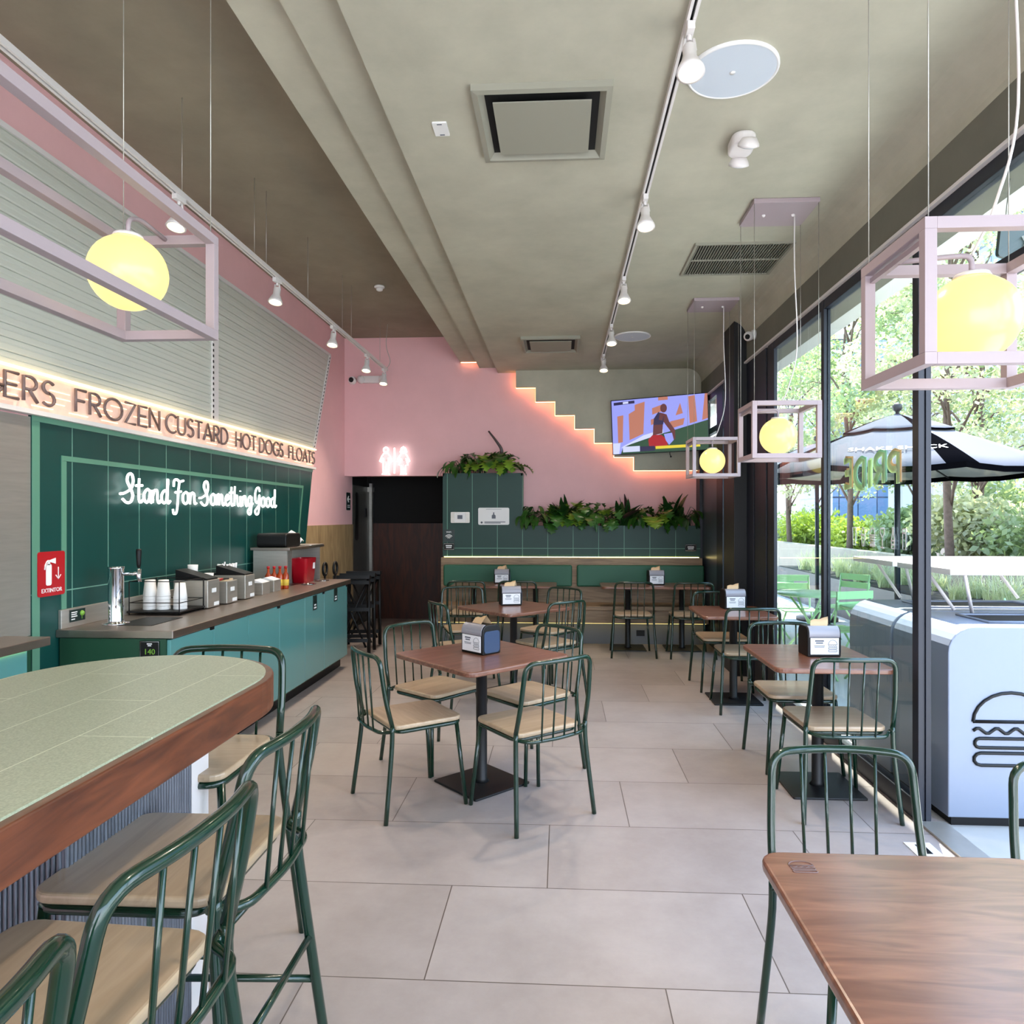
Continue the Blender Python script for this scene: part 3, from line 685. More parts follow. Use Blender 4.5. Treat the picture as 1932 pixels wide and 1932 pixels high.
# organisers
def organiser(x, y, h, label, lid):
    t = thing('condiment_box', label, 'box', (x, y, .9), group='steel condiment boxes with white tabs')
    B(-.16, .09, -.085, .085, .006, h).build('body', 'steel', t, bevel=.004)
    MB().box(.0905, .0925, -.03, .03, h * .55, h * .55 + .03).box(.0905, .0925, .0, .07, .015, .04).build('tab', 'white_paint', t)
    if lid: MB().prism([(-.15, h), (.08, h), (.08, h + .01), (-.15, h + .075)], 1, -.075, .075).build('lid', 'black', t)
    else: B(-.14, .06, -.07, .07, h, h + .012).build('contents', 'kraft', t)
    return t
organiser(-2.56, 4.86, .2, 'nearest steel condiment box with black sloping lid, beside the cups', True)
organiser(-2.55, 5.12, .17, 'second steel condiment box with open top and napkin contents', False)
organiser(-2.55, 5.42, .19, 'third steel condiment box with black lid, before the white tubs', True)
for k, (x_, y_, z_, r_, h_) in enumerate(((-2.7, 5.0, 1.105, .036, .09), (-2.62, 5.08, 1.072, .034, .045))):
    tag(MB().lathe([(r_ * .85, 0), (r_, h_), (r_ * .93, h_), (r_ * .8, .004), (0, .004)], seg=20).build('paper_cup', 'white', loc=(x_, y_, z_ if k == 0 else 1.083)), ['tall white paper cup standing behind the black lid', 'short white paper cup on the second steel box'][k], 'cup')
t = thing('straw_holder', 'black holder full of pale green paper straws behind the condiment boxes', 'holder', (-2.72, 5.55, .9))
B(-.08, .08, -.13, .13, 0, .2).build('box', 'black', t); mb = MB()
for i in range(30):
    x_, y_ = random.uniform(-.07, .07), random.uniform(-.12, .12); mb.tube([(x_, y_, .19), (x_ + random.uniform(-.01, .01), y_, .265 + random.uniform(-.01, .01))], .007, 6)
mb.build('straws', 'paper', t)
t = thing('serving_utensil', 'red handled tongs lying over the steel condiment boxes', 'tongs', (-2.48, 4.98, 1.085))
MB().tube([(0, -.1, 0), (0, .02, .006)], .009, 8).build('red_handle', 'red', t); MB().tube([(0, .02, .006), (.0, .12, .0)], .006, 8).build('black_tip', 'black', t)
for i, y_ in enumerate((5.75, 5.98)):
    t = thing('packet_box', ['nearer white topped steel packet box on the counter', 'farther white topped steel packet box, next to the sauce bottles'][i], 'box', (-2.52, y_, .9), group='steel packet boxes with white tops')
    B(-.1, .05, -.075, .075, 0, .1).build('body', 'steel', t, bevel=.003); MB().prism([(-.1, .1), (.05, .1), (-.03, .125)], 1, -.07, .07).build('packets', 'paper', t)
for i in range(4):
    t = thing('sauce_bottle', ['leftmost', 'second from left', 'third from left', 'rightmost'][i] + ' orange sauce bottle beside the steel shelf box', 'bottle', (-2.62 + i * .045, 6.14 + i * .02, .9), group='orange sauce bottles')
    MB().lathe([(.026, 0), (.028, .01), (.028, .12), (.012, .15), (.011, .19), (0, .19)], seg=16).build('bottle', 'sauce', t)
    MB().lathe([(.0287, .03), (.0287, .085)], seg=16).build('label', 'label_yellow', t); MB().lathe([(.013, .185), (.013, .205), (0, .205)], seg=12).build('cap', 'red', t)
t = thing('steel_shelf_box', 'open fronted steel shelf box standing on the far part of the counter', 'shelf', (-2.63, 6.72, .9))
mb = MB().box(-.2, .12, -.42, -.4, 0, .34).box(-.2, .12, .44, .46, 0, .34).box(-.2, -.18, -.4, .44, 0, .34).box(-.2, -.0, -.02, 0, 0, .33)
mb.build('carcass', 'steel', t); B(-.22, .15, -.44, .5, .34, .365).build('top_board', 'steel_top', t, bevel=.003)
t = thing('red_bucket', 'red plastic bucket with a small white label inside the steel shelf box', 'bucket', (-2.57, 6.86, .9))
MB().add([(x_ * k, y_ * k, z_) for z_, k in ((0, .8), (.24, 1)) for x_, y_ in rrect(-.09, .09, -.14, .14, .03)], [(i, (i + 1) % 24, 24 + (i + 1) % 24, 24 + i) for i in range(24)] + [tuple(range(24))[::-1]], 0, True).build('tub', 'red_plastic', t)
B(.082, .087, .04, .09, .13, .19).build('label', 'paper', t)
t = thing('napkin_case', 'long black case lying on the steel shelf box, tissues spilling from its end', 'case', (-2.64, 6.5, 1.2655))
MB().prism([(y_, z_) for y_, z_ in rrect(-.2, .16, 0, .13, .035)], 0, -.16, .12).build('body', 'black', t, bevel=.01)
def tissue(parent, c, s, m_='paper', seed=1):
    random.seed(seed); n = 5; vs = []
    for i in range(n):
        for j in range(n):
            u, v = i / (n - 1) - .5, j / (n - 1) - .5
            vs.append((c[0] + u * s + random.uniform(-.1, .1) * s, c[1] + v * s * .7, c[2] + (.55 - abs(u) * .8 - v * v) * s + random.uniform(-.06, .06) * s))
    MB().add(vs, [(i * n + j, i * n + j + 1, (i + 1) * n + j + 1, (i + 1) * n + j) for i in range(n - 1) for j in range(n - 1)], 0, True).build('tissue', m_, parent)
tissue(t, (.06, .2, .045), .12, 'paper', 4); tissue(t, (.05, .12, .1), .1, 'paper', 8)
tag(MB().prism(rrect(-.13, .16, -.16, .2, .02), 2, 0, .006).build('flat_tray', 'steel', loc=(-2.62, 6.95, 1.2655)), 'flat steel tray lying on top of the shelf box', 'tray')

# folded black high chairs behind the counter end
def highchair(y, x, lean, label):
    t = thing('folded_high_chair', label, 'chair', (x, y, 0), rot=(R(-lean), 0, R(8)), group='folded black high chairs')
    for s_ in (-.2, .2):
        MB().tube([(s_, 0, .02), (s_ * .9, 0.02, .9)], .018, 8).build('side_rail', 'black', t); MB().tube([(s_ * .92, .07, .02), (s_ * .85, .05, .86)], .016, 8).build('rear_rail', 'black', t)
    mb = MB()
    for z_ in (.16, .5, .8): mb.box(-.19, .19, -.01, .02, z_, z_ + .04)
    mb.tube([(-.16, .035, .1), (.16, .035, .82)], .012, 6).tube([(.16, .03, .1), (-.16, .03, .82)], .012, 6)
    mb.build('slats', 'black', t)
    MB().box(-.2, .2, -.05, .09, .86, .9).build('tray_edge', 'black', t)
    return t
highchair(7.62, -2.32, 6, 'folded black high chair standing nearest the counter end')
highchair(7.92, -2.34, 5, 'folded black high chair in the middle of the folded row')
highchair(8.25, -2.36, 3, 'folded black high chair farthest along, next to the corridor')
for i, y_ in enumerate((7.36, 7.52)):
    tag(MB().tube([(0, .06 * math.cos(a), .06 * math.sin(a) * 1.1) for a in [2 * PI * k / 16 for k in range(16)]], .014, 8, True).tube([(0, 0, -.066), (0, 0, -.97 + i * .0)], .012, 6).build('stroller_handle', 'black', loc=(-2.52 + i * .06, y_, .99)), ['nearer black ring handle rising behind the counter end', 'farther black ring handle rising behind the counter end'][i], 'handle')

# ================================================================== BACK WALL
YP = 8.95
t = thing('planter_cabinet', 'tall dark green panelled cabinet beside the dark corridor, plants on top', 'cabinet', (0, 0, 0))
MB().box(-1.52, -.49, YP, YB - .025, 1.04, 2.08).box(-1.52, -.49, YP, YP + .02, 2.08, 2.115).box(-1.52, -1.5, YP, YB, 2.08, 2.115).box(-.51, -.49, YP, YB, 2.08, 2.115).build('carcass', 'green_back', t)
B(-1.5, -.51, YP + .02, YB - .01, 2.081, 2.09).build('soil', 'soil', t)
t = thing('planter_box', 'long low dark green panelled planter along the pink wall', 'planter', (0, 0, 0))
MB().box(-.489, 1.76, YP, YB - .025, 1.04, 1.40).box(-.489, 1.76, YP, YP + .02, 1.40, 1.44).box(1.74, 1.76, YP, YB, 1.4, 1.44).build('carcass', 'green_back', t)
B(-.48, 1.74, YP + .02, YB - .01, 1.401, 1.41).build('soil', 'soil', t)
t = thing('banquette', 'built-in oak bench along the back wall with two green back cushions', 'bench', (0, 0, 0))
B(-1.52, 1.76, YP - .13, YB - .003, .48, 1.035).build('backboard', 'oak_bench', t)
B(-1.52, 1.76, 8.42, YP - .13, .43, .48).build('seat', 'oak_bench', t, bevel=.006)
B(-1.52, 1.76, 8.46, YP - .13, .27, .43).build('front_board', 'oak_bench', t)
B(-1.5, 1.74, 8.6, YB - .003, 0, .27).build('plinth', 'plinth', t)
B(-1.5, 1.74, 8.5, 8.52, .262, .27).build('lower_light_strip', 'led_soft', t)
B(-1.5, 1.74, YP - .012, YP - .001, 1.035, 1.043).build('upper_light_strip', 'led_warm', t)
for a, b in ((-1.48, .14), (.2, 1.77)): MB().prism([(x_, z_) for x_, z_ in rrect(a, b, .68, .95, .025)], 1, YP - .2, YP - .13).build('back_cushion', 'bench_green', t, bevel=.02, seg=3)
B(.92, 1.02, 8.592, 8.6, .1, .17).build('floor_socket', 'black', t)

# wall items on the green cabinet
t = thing('thermostat', 'white square thermostat in a silver frame on the green cabinet', 'thermostat', (-1.29, YP, 1.545))
MB().prism(rrect(-.125, .12, -.07, .07, .012), 1, -.01, 0).build('frame', 'steel', t); MB().prism(rrect(-.075, .07, -.06, .06, .012), 1, -.03, -.01).build('cover', 'white', t); B(-.035, .03, -.032, -.03, -.02, .03).build('display', 'ink', t)
t = thing('notice_plate', 'white notice plate with a bottle pictogram on the green cabinet', 'sign', (-.86, YP, 1.56))
MB().prism(rrect(-.2, .2, -.11, .11, .02), 1, -.006, 0).build('plate', 'white', t)
q = MB().prism([(-.025, -.03), (.025, -.03), (.025, .01), (.008, .025), (.008, .05), (-.008, .05), (-.008, .025), (-.025, .01)], 1, -.008, -.006)
q.box(-.12, .15, -.007, -.006, -.078, -.068).box(-.12, .09, -.007, -.006, -.092, -.083).box(-.1, .1, -.007, -.006, .088, .092); q.lathe([(.014, 0), (.014, .002), (0, .002)], (-.155, -.006, -.08), 12, M4=Matrix.Rotation(R(90), 4, 'X'))
q.build('print', 'ink', t)
t = thing('wifi_sign', 'dark square sign with white wifi symbol on the green cabinet', 'sign', (-1.44, YP, 1.31))
B(-.07, .075, -.005, 0, -.08, .08).build('plate', 'sign_dk', t); q = MB()
for r_ in (.02, .038, .056): q.tube([(p, -.006, z) for p, z in arc(0, -.045, r_, r_, 140, 40, 8)], .0055, 5)
q.build('symbol', 'white_paint', t); text_mb('WiFi', .035, lambda u, v, d: (u, -.0055 - d, v + .045)).build('lettering', 'white_paint', t)
for nm, x_, z_, lb in (('a', -1.44, 1.17, 'small black framed sign at the left end, just above the wooden ledge'), ('b', 1.64, 1.16, 'small black framed sign at the right end, just above the wooden ledge')):
    t = thing('framed_sign', lb, 'sign', (x_, YP, z_), group='small framed signs over the bench')
    MB().prism(rrect(-.072, .072, -.045, .045, .008), 1, -.005, 0).build('plate', 'black', t)
    q = MB(); q.tube([(x2, -.006, z2) for x2, z2 in ((-.064, -.037), (.064, -.037), (.064, .037), (-.064, .037))], .002, 4, True); q.box(-.04, .04, -.006, -.005, .004, .018).box(-.035, .035, -.006, -.005, -.018, -.006)
    q.build('print', 'white_paint', t)
# restroom pictograms
t = thing('restroom_sign', 'white glowing man and woman pictogram sign on the pink wall above the dark corridor', 'sign', (-2.21, 9.2, 2.31))
def tb2(pts, r=.016): return MB().tube([(p[0], 0, p[1]) for p in pts], r, 8)
mb = MB().tube([(p, 0, q_) for p, q_ in arc(-.115, .135, .032, .032, 0, 360, 16)][:-1], .010, 8, True)
mb.tube([(x_, 0, z_) for x_, z_ in ((-.14, .09), (-.17, .05), (-.2, -.02), (-.18, -.03), (-.15, .03), (-.15, -.17), (-.17, -.19), (-.125, -.19), (-.115, -.04), (-.105, -.19), (-.06, -.19), (-.08, -.17), (-.08, .03), (-.05, -.03), (-.03, -.02), (-.06, .05), (-.09, .09))], .009, 8, True)
mb.build('man_figure', 'neon', t)
MB().tube([(0, 0, .16), (0, 0, -.18)], .011, 8).build('divider', 'neon', t)
mb = MB().tube([(p, 0, q_) for p, q_ in arc(.12, .135, .032, .032, 0, 360, 16)][:-1], .010, 8, True)
mb.tube([(x_, 0, z_) for x_, z_ in ((.165, .1), (.12, .175), (.075, .1))], .01, 6)
mb.tube([(x_, 0, z_) for x_, z_ in ((.095, .09), (.07, .05), (.035, -.02), (.05, -.03), (.085, .02), (.06, -.07), (.09, -.07), (.09, -.17), (.08, -.19), (.115, -.19), (.12, -.07), (.125, -.19), (.165, -.19), (.15, -.17), (.15, -.07), (.18, -.07), (.155, .02), (.19, -.03), (.205, -.02), (.17, .05), (.145, .09))], .009, 8, True)
mb.build('woman_figure', 'neon', t)
MB().tube([(-.115, .0, 0), (-.115, .05, 0)], .004, 5).tube([(.12, 0, 0), (.12, .05, 0)], .004, 5).tube([(0, 0, 0), (0, .05, 0)], .004, 5).build('standoffs', 'steel', t)
# exit sign on the left wall
t = thing('exit_sign', 'small dark green arrow sign on the pink wall by the corridor', 'sign', (XL, 9.41, 1.765))
MB().prism(rrect(-.085, .085, -.12, .12, .02), 0, 0, .006).build('plate', 'sign_dk', t)
q = MB(); q.tube([(.007, .05, .03), (.007, -.05, .03)], .01, 6); q.tube([(.007, -.01, .07), (.007, -.05, .03), (.007, -.01, -.01)], .01, 6); q.box(.006, .008, -.05, .05, -.06, -.05).box(.006, .008, -.05, .05, -.085, -.075)
q.build('print', 'white_paint', t)
# cctv dome + emergency light on back wall
t = thing('security_camera', 'round white security camera with dark lens high on the pink wall corner', 'camera', (-2.79, YB, 3.38))
RX = Matrix.Rotation(R(90), 4, 'X')
MB().lathe([(.055, 0), (.055, .02), (.045, .05), (.03, .07)], M4=RX, seg=20).build('housing', 'white', t); MB().sphere((0, -.062, 0), .034, 16).build('lens', 'black', t)
t = thing('emergency_light', 'white twin-head emergency light on the pink wall under the left track', 'lamp', (-2.53, YB, 3.385))
MB().prism(rrect(-.12, .17, -.045, .045, .03), 1, -.06, 0).build('body', 'white_metal', t); MB().sphere((-.13, -.05, 0), .055, 16).build('head', 'white_metal', t); MB().sphere((.16, -.05, 0), .055, 16).build('head', 'white_metal', t)
# television
t = thing('television', 'wall television tilted down, showing a sports broadcast', 'television', (1.225, 8.83, 2.705), rot=(R(4), R(-1), R(-20)))
MB().prism(rrect(-.61, .61, -.35, .35, .008), 1, 0, .04).build('casing', 'black', t)
scr = MB()
def sp2(poly, mi, d): scr.prism(poly, 1, -d, -d + .0006, mi)
sp2([(-.6, -.34), (.6, -.34), (.6, .34), (-.6, .34)], 0, .001)
sp2([(-.53, -.2), (-.47, -.19), (-.45, .15), (-.53, .14)], 1, .002); sp2([(-.38, -.17), (-.2, -.1), (-.17, .3), (-.3, .27), (-.3, .2), (-.38, .16)], 1, .002)
sp2([(-.08, .13), (.06, .17), (.06, .25), (-.08, .21)], 1, .002); sp2([(.0, .3), (.12, .3), (.12, .34), (0, .34)], 1, .002)
sp2([(.21, .1), (.3, .12), (.27, .25)], 1, .002); sp2([(.14, -.06), (.3, -.02), (.32, .06), (.14, .03)], 1, .002)
sp2([(.38, -.01), (.47, .01), (.45, .33), (.37, .32)], 1, .002); sp2([(.53, .02), (.6, .04), (.6, .34), (.57, .34)], 1, .002); sp2([(-.1, 0), (-.04, .02), (-.06, .08), (-.1, .07)], 1, .002)
sp2([(-.5, -.34), (.6, -.34), (.6, .02), (.1, -.1), (-.3, -.17), (-.46, -.24)], 2, .0025)
sp2([(-.6, -.34), (-.52, -.34), (-.5, -.2), (-.6, -.2)], 6, .0026)
sp2([(-.3, -.17), (-.46, -.24), (-.5, -.27), (-.36, -.22), (-.18, -.17), (.05, -.11), (.05, -.06), (-.2, -.12)], 6, .003)
sp2([(-.13, -.28), (.1, -.28), (.1, -.2), (.03, -.13), (-.08, -.12), (-.14, -.18)], 3, .0035)
sp2([(-.08, -.13), (.04, -.11), (.05, .0), (-.07, .0)], 4, .004)
sp2([(-.07, 0), (.055, 0), (.07, .1), (.0, .16), (-.06, .08)], 5, .0045)
sp2([(.0, .06), (.045, .05), (.07, .13), (.02, .15)], 4, .005)
sp2([(x_, z_) for x_, z_ in arc(.065, .2, .042, .055, 0, 360, 14)], 4, .005)
sp2([(.05, .14), (.1, .12), (.13, .03), (.2, -.08), (.2, -.19), (.15, -.2), (.15, -.1), (.06, .03)], 4, .0045)
sp2([(.06, -.12), (.16, -.11), (.18, -.2), (.12, -.26), (.08, -.2)], 0, .005)
sp2([(-.47, -.32), (-.25, -.32), (-.25, -.25), (-.47, -.25)], 6, .0055); sp2([(-.25, -.32), (-.06, -.32), (-.06, -.26), (-.25, -.26)], 5, .0055); sp2([(-.05, -.3), (.5, -.3), (.5, -.265), (-.05, -.265)], 7, .0055)
sp2([(-.57, .28), (-.3, .29), (-.3, .325), (-.57, .315)], 5, .0055); sp2([(-.45, .29), (-.38, .293), (-.38, .318), (-.45, .315)], 6, .006)
scr.build('screen', ['screen_lav', 'screen_org', 'screen_grn', 'screen_red', 'screen_skin', 'screen_dk', 'screen_wht', 'screen_yel'], t)
MB().tube([(.1, .04, 0), (.16, .1, 0), (.1, .26, .02)], .02, 8).build('wall_bracket', 'black', t)
MB().tube([(.12, .02, -.34), (.12, .03, -.38), (.13, .03, -.4)], .005, 5).sphere((.13, .03, -.405), .012, 8).build('cable_end', 'black', t)

# ---- plants
def leaf(mb, base, d, L, W, droop, lobes=0, mi=0, roll=0.0):
    d = Vector(d).normalized(); side = d.cross(Vector((0, 0, 1)))
    side = side.normalized() if side.length > 1e-3 else Vector((1, 0, 0))
    side = (side * math.cos(roll) + d.cross(side) * math.sin(roll)); n = 11 if lobes else 7
    p = Vector(base); vs = []; dd = d.copy(); st = L / n
    for i in range(n + 1):
        t = i / n; w_ = W * (math.sin(PI * min(1, t * .93 + .05)) ** .75)
        if lobes: w_ *= (1.25 if i % 2 else .5) if 0 < i < n else .3
        nrm = side.cross(dd)
        vs += [p - side * w_ * .5 + nrm * .12 * w_, p, p + side * w_ * .5 + nrm * .12 * w_]
        p = p + dd * st; dd = (dd + Vector((0, 0, -droop * st / L * 1.6))).normalized()
    mb.add(vs, [f for i in range(n) for f in ((3 * i, 3 * i + 1, 3 * i + 4, 3 * i + 3), (3 * i + 1, 3 * i + 2, 3 * i + 5, 3 * i + 4))], mi, True)
def plant(name, label, loc, kind, seed, group=None, n=16, h=.28):
    random.seed(seed); t = thing(name, label, 'plant', loc, group=group); lf = MB(); st = MB()
    for i in range(n):
        a = random.uniform(0, 2 * PI); e = random.uniform(.35, 1.4) if kind != 'spiky' else random.uniform(.8, 1.45)
        if math.sin(a) > 0.45: a = -a
        s0 = Vector((random.uniform(-.06, .06), random.uniform(-.04, .03), 0)); d = Vector((math.cos(a) * math.cos(e), math.sin(a) * math.cos(e), math.sin(e)))
        l = h * random.uniform(.35, .8); p1 = s0 + Vector((0, 0, .02)) + d * l
        if p1.y > .12: p1.y = .12
        st.tube([s0, s0 + Vector((0, 0, l * .5)), p1], .004, 5)
        if kind == 'lobed': leaf(lf, p1, (d.x, min(d.y, .1), d.z * .4), random.uniform(.16, .26), random.uniform(.12, .18), random.uniform(1.0, 2.2), 1, 0 if random.random() < .6 else 1, random.uniform(-.4, .4))
        elif kind == 'spiky': leaf(lf, s0 + Vector((0, 0, .02)), d, random.uniform(.28, .46), random.uniform(.07, .10), random.uniform(.2, 1.0), 0, 0 if random.random() < .8 else 1, random.uniform(-.6, .6))
        else: leaf(lf, p1, (d.x, min(d.y, .1), -.1), random.uniform(.14, .22), random.uniform(.05, .08), random.uniform(1.0, 2.4), 0, 0 if random.random() < .7 else 1, random.uniform(-.6, .6))
    lf.build('leaves', {'lobed': ['leaf_md', 'leaf_lt'], 'spiky': ['leaf_dk', 'leaf_purple'], 'hang': ['leaf_md', 'leaf_dk']}[kind], t); st.build('stems', 'leaf_dk', t)
    return t
GP = 'plants in the long green planter'
for i, (x_, k_, n_) in enumerate((( -.36, 'hang', 20), (-.17, 'lobed', 16), (.03, 'spiky', 16), (.22, 'lobed', 12), (.38, 'hang', 16), (.56, 'lobed', 16), (.8, 'spiky', 14), (.97, 'hang', 16), (1.22, 'lobed', 18), (1.42, 'spiky', 12), (1.6, 'hang', 20))):
    plant('trailing_plant' if k_ == 'hang' else ('lobed_leaf_plant' if k_ == 'lobed' else 'spiky_leaf_plant'), {'hang': 'small trailing dark leaved plant', 'lobed': 'lobed bright green plant', 'spiky': 'upright pointed leaf plant'}[k_] + [' at the left end of the long planter', ' second from the left end of the long planter', ' third from the left in the long planter', ' fourth from the left in the long planter', ' left of the middle of the long planter', ' in the middle of the long planter', ' right of the middle of the long planter', ' fourth from the right in the long planter', ' third from the right in the long planter', ' second from the right end of the planter', ' at the right end by the window'][i], (x_, 9.06, 1.41), k_, 20 + i, GP, int(n_ * 1.4), .34 if k_ != 'spiky' else .3)
for i, (x_, k_) in enumerate(((-1.32, 'hang'), (-1.05, 'lobed'), (-.75, 'lobed'))):
    plant('cabinet_top_plant', ['dark trailing plant at the left edge of the tall green cabinet top', 'lobed green plant in the middle of the tall green cabinet top', 'lobed green plant at the right of the tall green cabinet top'][i], (x_, 9.07, 2.09), k_, 50 + i, 'plants on the tall green cabinet', 24, .3)
t = thing('tall_dark_leaf', 'single tall curling dark leaf rising from the cabinet top plants', 'plant', (-.8, 9.1, 2.09))
mb = MB(); P = crom([(0, 0, 0), (.0, 0, .2), (.03, -.02, .33), (-.04, -.03, .45), (-.14, -.03, .58)], 5)
mb.tube(P, [.02 * (1 - abs(i / (len(P) - 1) - .45)) + .002 for i in range(len(P))], 6, flat=.35); mb.build('leaf', 'leaf_purple', t)

# ================================================================== FURNITURE
def dist(a, b): return (Vector(a) - Vector(b)).length
def chair(name, label, group, bar=False):
    t = thing(name, label, 'stool' if bar else 'chair', (0, 0, 0), group=group)
    zs = .735 if bar else .45; zt = 1.05 if bar else .835; fo = .05 if bar else .02; r = .0135 if bar else .012
    MB().prism(rrect(-.205, .205, -.19, .215, .05), 2, zs, zs + .024).build('seat', 'seat_wood', t, bevel=.008, seg=3)
    MB().tube([(x_, y_, zs - .012) for x_, y_ in rrect(-.195, .195, -.165, .205, .05)], .011, 8, True).build('seat_frame', 'green_metal', t)
    # rear legs that bend up into the back posts
    for s_ in (-1, 1):
        MB().tube(crom([(s_ * (.225 + fo), -.225 - fo, 0), (s_ * .222, -.205, zs - .1), (s_ * .219, -.2, zs + .03)], 4), r, 10).build('leg', 'green_metal', t)
        MB().tube([(s_ * .19, .18, zs - .012), (s_ * (.205 + fo), .2 + fo, 0)], r * .95, 10).build('leg', 'green_metal', t)
    up = [(-.219, -.2, zs + .03), (-.214, -.235, zs + .17), (-.2, -.27, zt), (-.1, -.292, zt + .003), (0, -.298, zt + .004), (.1, -.292, zt + .003), (.2, -.27, zt), (.214, -.235, zs + .17), (.219, -.2, zs + .03)]
    bp = fillet([up[0], up[1], (-.203, -.262, zt - .004), (-.07, -.293, zt), (.07, -.293, zt), (.203, -.262, zt - .004), up[7], up[8]], .055, 6)
    MB().tube(bp, r, 10).build('back_frame', 'green_metal', t)
    ra = fillet([(-.219, -.19, zs + .01), (-.2, -.185, zs - .004), (-.165, -.245, zs - .008), (0, -.262, zs - .008), (.165, -.245, zs - .008), (.2, -.185, zs - .004), (.219, -.19, zs + .01)], .05, 4)
    MB().tube(ra, r * .8, 8).build('rear_rail', 'green_metal', t)
    for x_ in (-.105, -.035, .035, .105):
        MB().tube([(x_, -.2575, zs - .006), (x_ * 1.05, -.293 + abs(x_) * .06, zt - .004)], .0052, 6).build('spindle', 'green_metal', t)
    if bar:
        for a, b, z_ in (((-.25, -.242), (-.228, .221), .3), ((.25, -.242), (.228, .221), .3), ((-.2355, .229), (.2355, .229), .22), ((-.24, -.229), (.24, -.229), .42)):
            MB().tube([(a[0], a[1], z_), (b[0], b[1], z_)], .0095, 8).build('stretcher', 'green_metal', t)
    return t
CH = []
c0 = None
def put_chair(x, y, rz, label, group):
    global c0
    if c0 is None:
        c0 = chair('dining_chair', label, group); c0.location = (x, y, 0); c0.rotation_euler = (0, 0, R(rz)); return c0
    return dup(c0, (x, y, 0), R(rz), label, group)
GA = 'chairs around the centre tables'; GB = 'chairs at the back bench tables'; GC = 'chairs at the window tables'
put_chair(-.17, 3.70, 38, 'green metal chair at the front right of the nearest centre table, back to camera', GA)
put_chair(-.82, 3.80, -54, 'green metal chair at the front left of the nearest centre table', GA)
put_chair(-.80, 4.44, -128, 'green metal chair behind the left corner of the nearest centre table', GA)
put_chair(-.20, 4.32, 134, 'green metal chair behind the right corner of the nearest centre table', GA)
put_chair(-.80, 5.90, -58, 'green metal chair at the front left of the second centre table', GA)
put_chair(-.92, 6.82, -162, 'green metal chair behind the left side of the second centre table', GA)
put_chair(-.12, 6.08, 42, 'green metal chair at the front right of the second centre table', GA)
put_chair(-.12, 6.80, 142, 'green metal chair behind the right corner of the second centre table', GA)
put_chair(-1.05, 7.98, 0, 'green metal chair at the left bench table, its left seat', GB)
put_chair(-.48, 8.0, 0, 'green metal chair at the left bench table, its right seat', GB)
put_chair(.80, 7.95, 0, 'green metal chair at the right bench table, its left seat', GB)
put_chair(1.44, 7.93, 0, 'green metal chair at the right bench table, beside the window', GB)
put_chair(1.49, 5.78, 0, 'green metal chair on the near side of the far window table', GC)
put_chair(1.46, 6.46, 180, 'green metal chair on the far side of the far window table', GC)
put_chair(1.455, 3.84, 2, 'green metal chair on the near side of the middle window table', GC)
put_chair(1.46, 4.49, 180, 'green metal chair on the far side of the middle window table', GC)
put_chair(.84, 1.89, 180, 'large green metal chair behind the foreground wooden table', GC)
put_chair(1.475, 1.80, 176, 'green metal chair at the right edge in front of the open doorway', GC)

def table(name, label, cx, cy, sx, sy, rz, posts, group, mark=False):
    t = thing(name, label, 'table', (cx, cy, 0), R(rz), group)
    MB().prism(rrect(-sx / 2, sx / 2, -sy / 2, sy / 2, .05), 2, .722, .75).build('tabletop', 'table_wood', t, bevel=.008, seg=3)
    for px_ in posts:
        MB().lathe([(.045, .012), (.032, .03), (.032, .69), (.05, .70)], (px_, 0, 0), 20).build('post', 'black_metal', t)
        MB().prism(rrect(px_ - .2, px_ + .2, -.2, .2, .012), 2, 0, .012).build('base_plate', 'black_metal', t, bevel=.003)
        MB().box(px_ - .14, px_ + .14, -.02, .02, .7, .722).box(px_ - .02, px_ + .02, -.14, .14, .7, .722).build('bracket', 'black_metal', t)
    return t
GT = 'walnut topped cafe tables'
tA = table('cafe_table', 'square wooden table nearest in the centre, napkin dispenser on it', -.46, 4.05, .74, .74, 45, [0], GT)
tB = table('cafe_table', 'second square wooden table in the centre, behind the nearest', -.42, 6.22, .74, .74, 45, [0], GT)
tC = table('bench_table', 'long wooden table at the left half of the bench', -.67, 8.34, 1.24, .56, 0, [-.37, .37], GT)
tD = table('bench_table', 'long wooden table at the right half of the bench', 1.09, 8.32, 1.24, .56, 0, [-.3, .33], GT)
tE = table('window_table', 'wooden table by the window, farther one next to the dark column', 1.44, 6.02, .6, .7, 0, [.02], GT)
tF = table('window_table', 'wooden table by the window in the middle, with napkin dispenser', 1.44, 4.10, .62, .72, 0, [.03], GT)
tG = table('window_table', 'empty foreground wooden table at lower right with faded burger mark', .78, 1.36, .63, .66, 0, [0], GT)
# branded mark in the corner of the foreground table
mk = MB()
def burger(P, mb, r, seg=5):
    mb.tube([P(u, v) for u, v in [(-.5, .12)] + arc(0, .12, .5, .38, 180, 0, 12) + [(-.5, .12)]], r, seg)
    mb.tube([P(-.5 + i / 24, -.0 + .035 * math.sin(i / 24 * 2 * PI * 4)) for i in range(25)], r, seg)
    mb.tube([P(u, v) for u, v in arc(.42, -.16, .06, .06, -90, 90, 5) + arc(-.42, -.16, .06, .06, 90, 270, 5)], r, seg, True)
    mb.tube([P(u, v) for u, v in arc(.4, -.37, .09, .08, -90, 90, 5) + arc(-.4, -.37, .09, .08, 90, 270, 5)], r, seg, True)
    return mb
burger(lambda u, v: (-.235 + u * .055, .255 + v * .055, .7503), mk, .0018).build('burnt_mark', mat('faded_mark', (112, 88, 84), .5), tG)

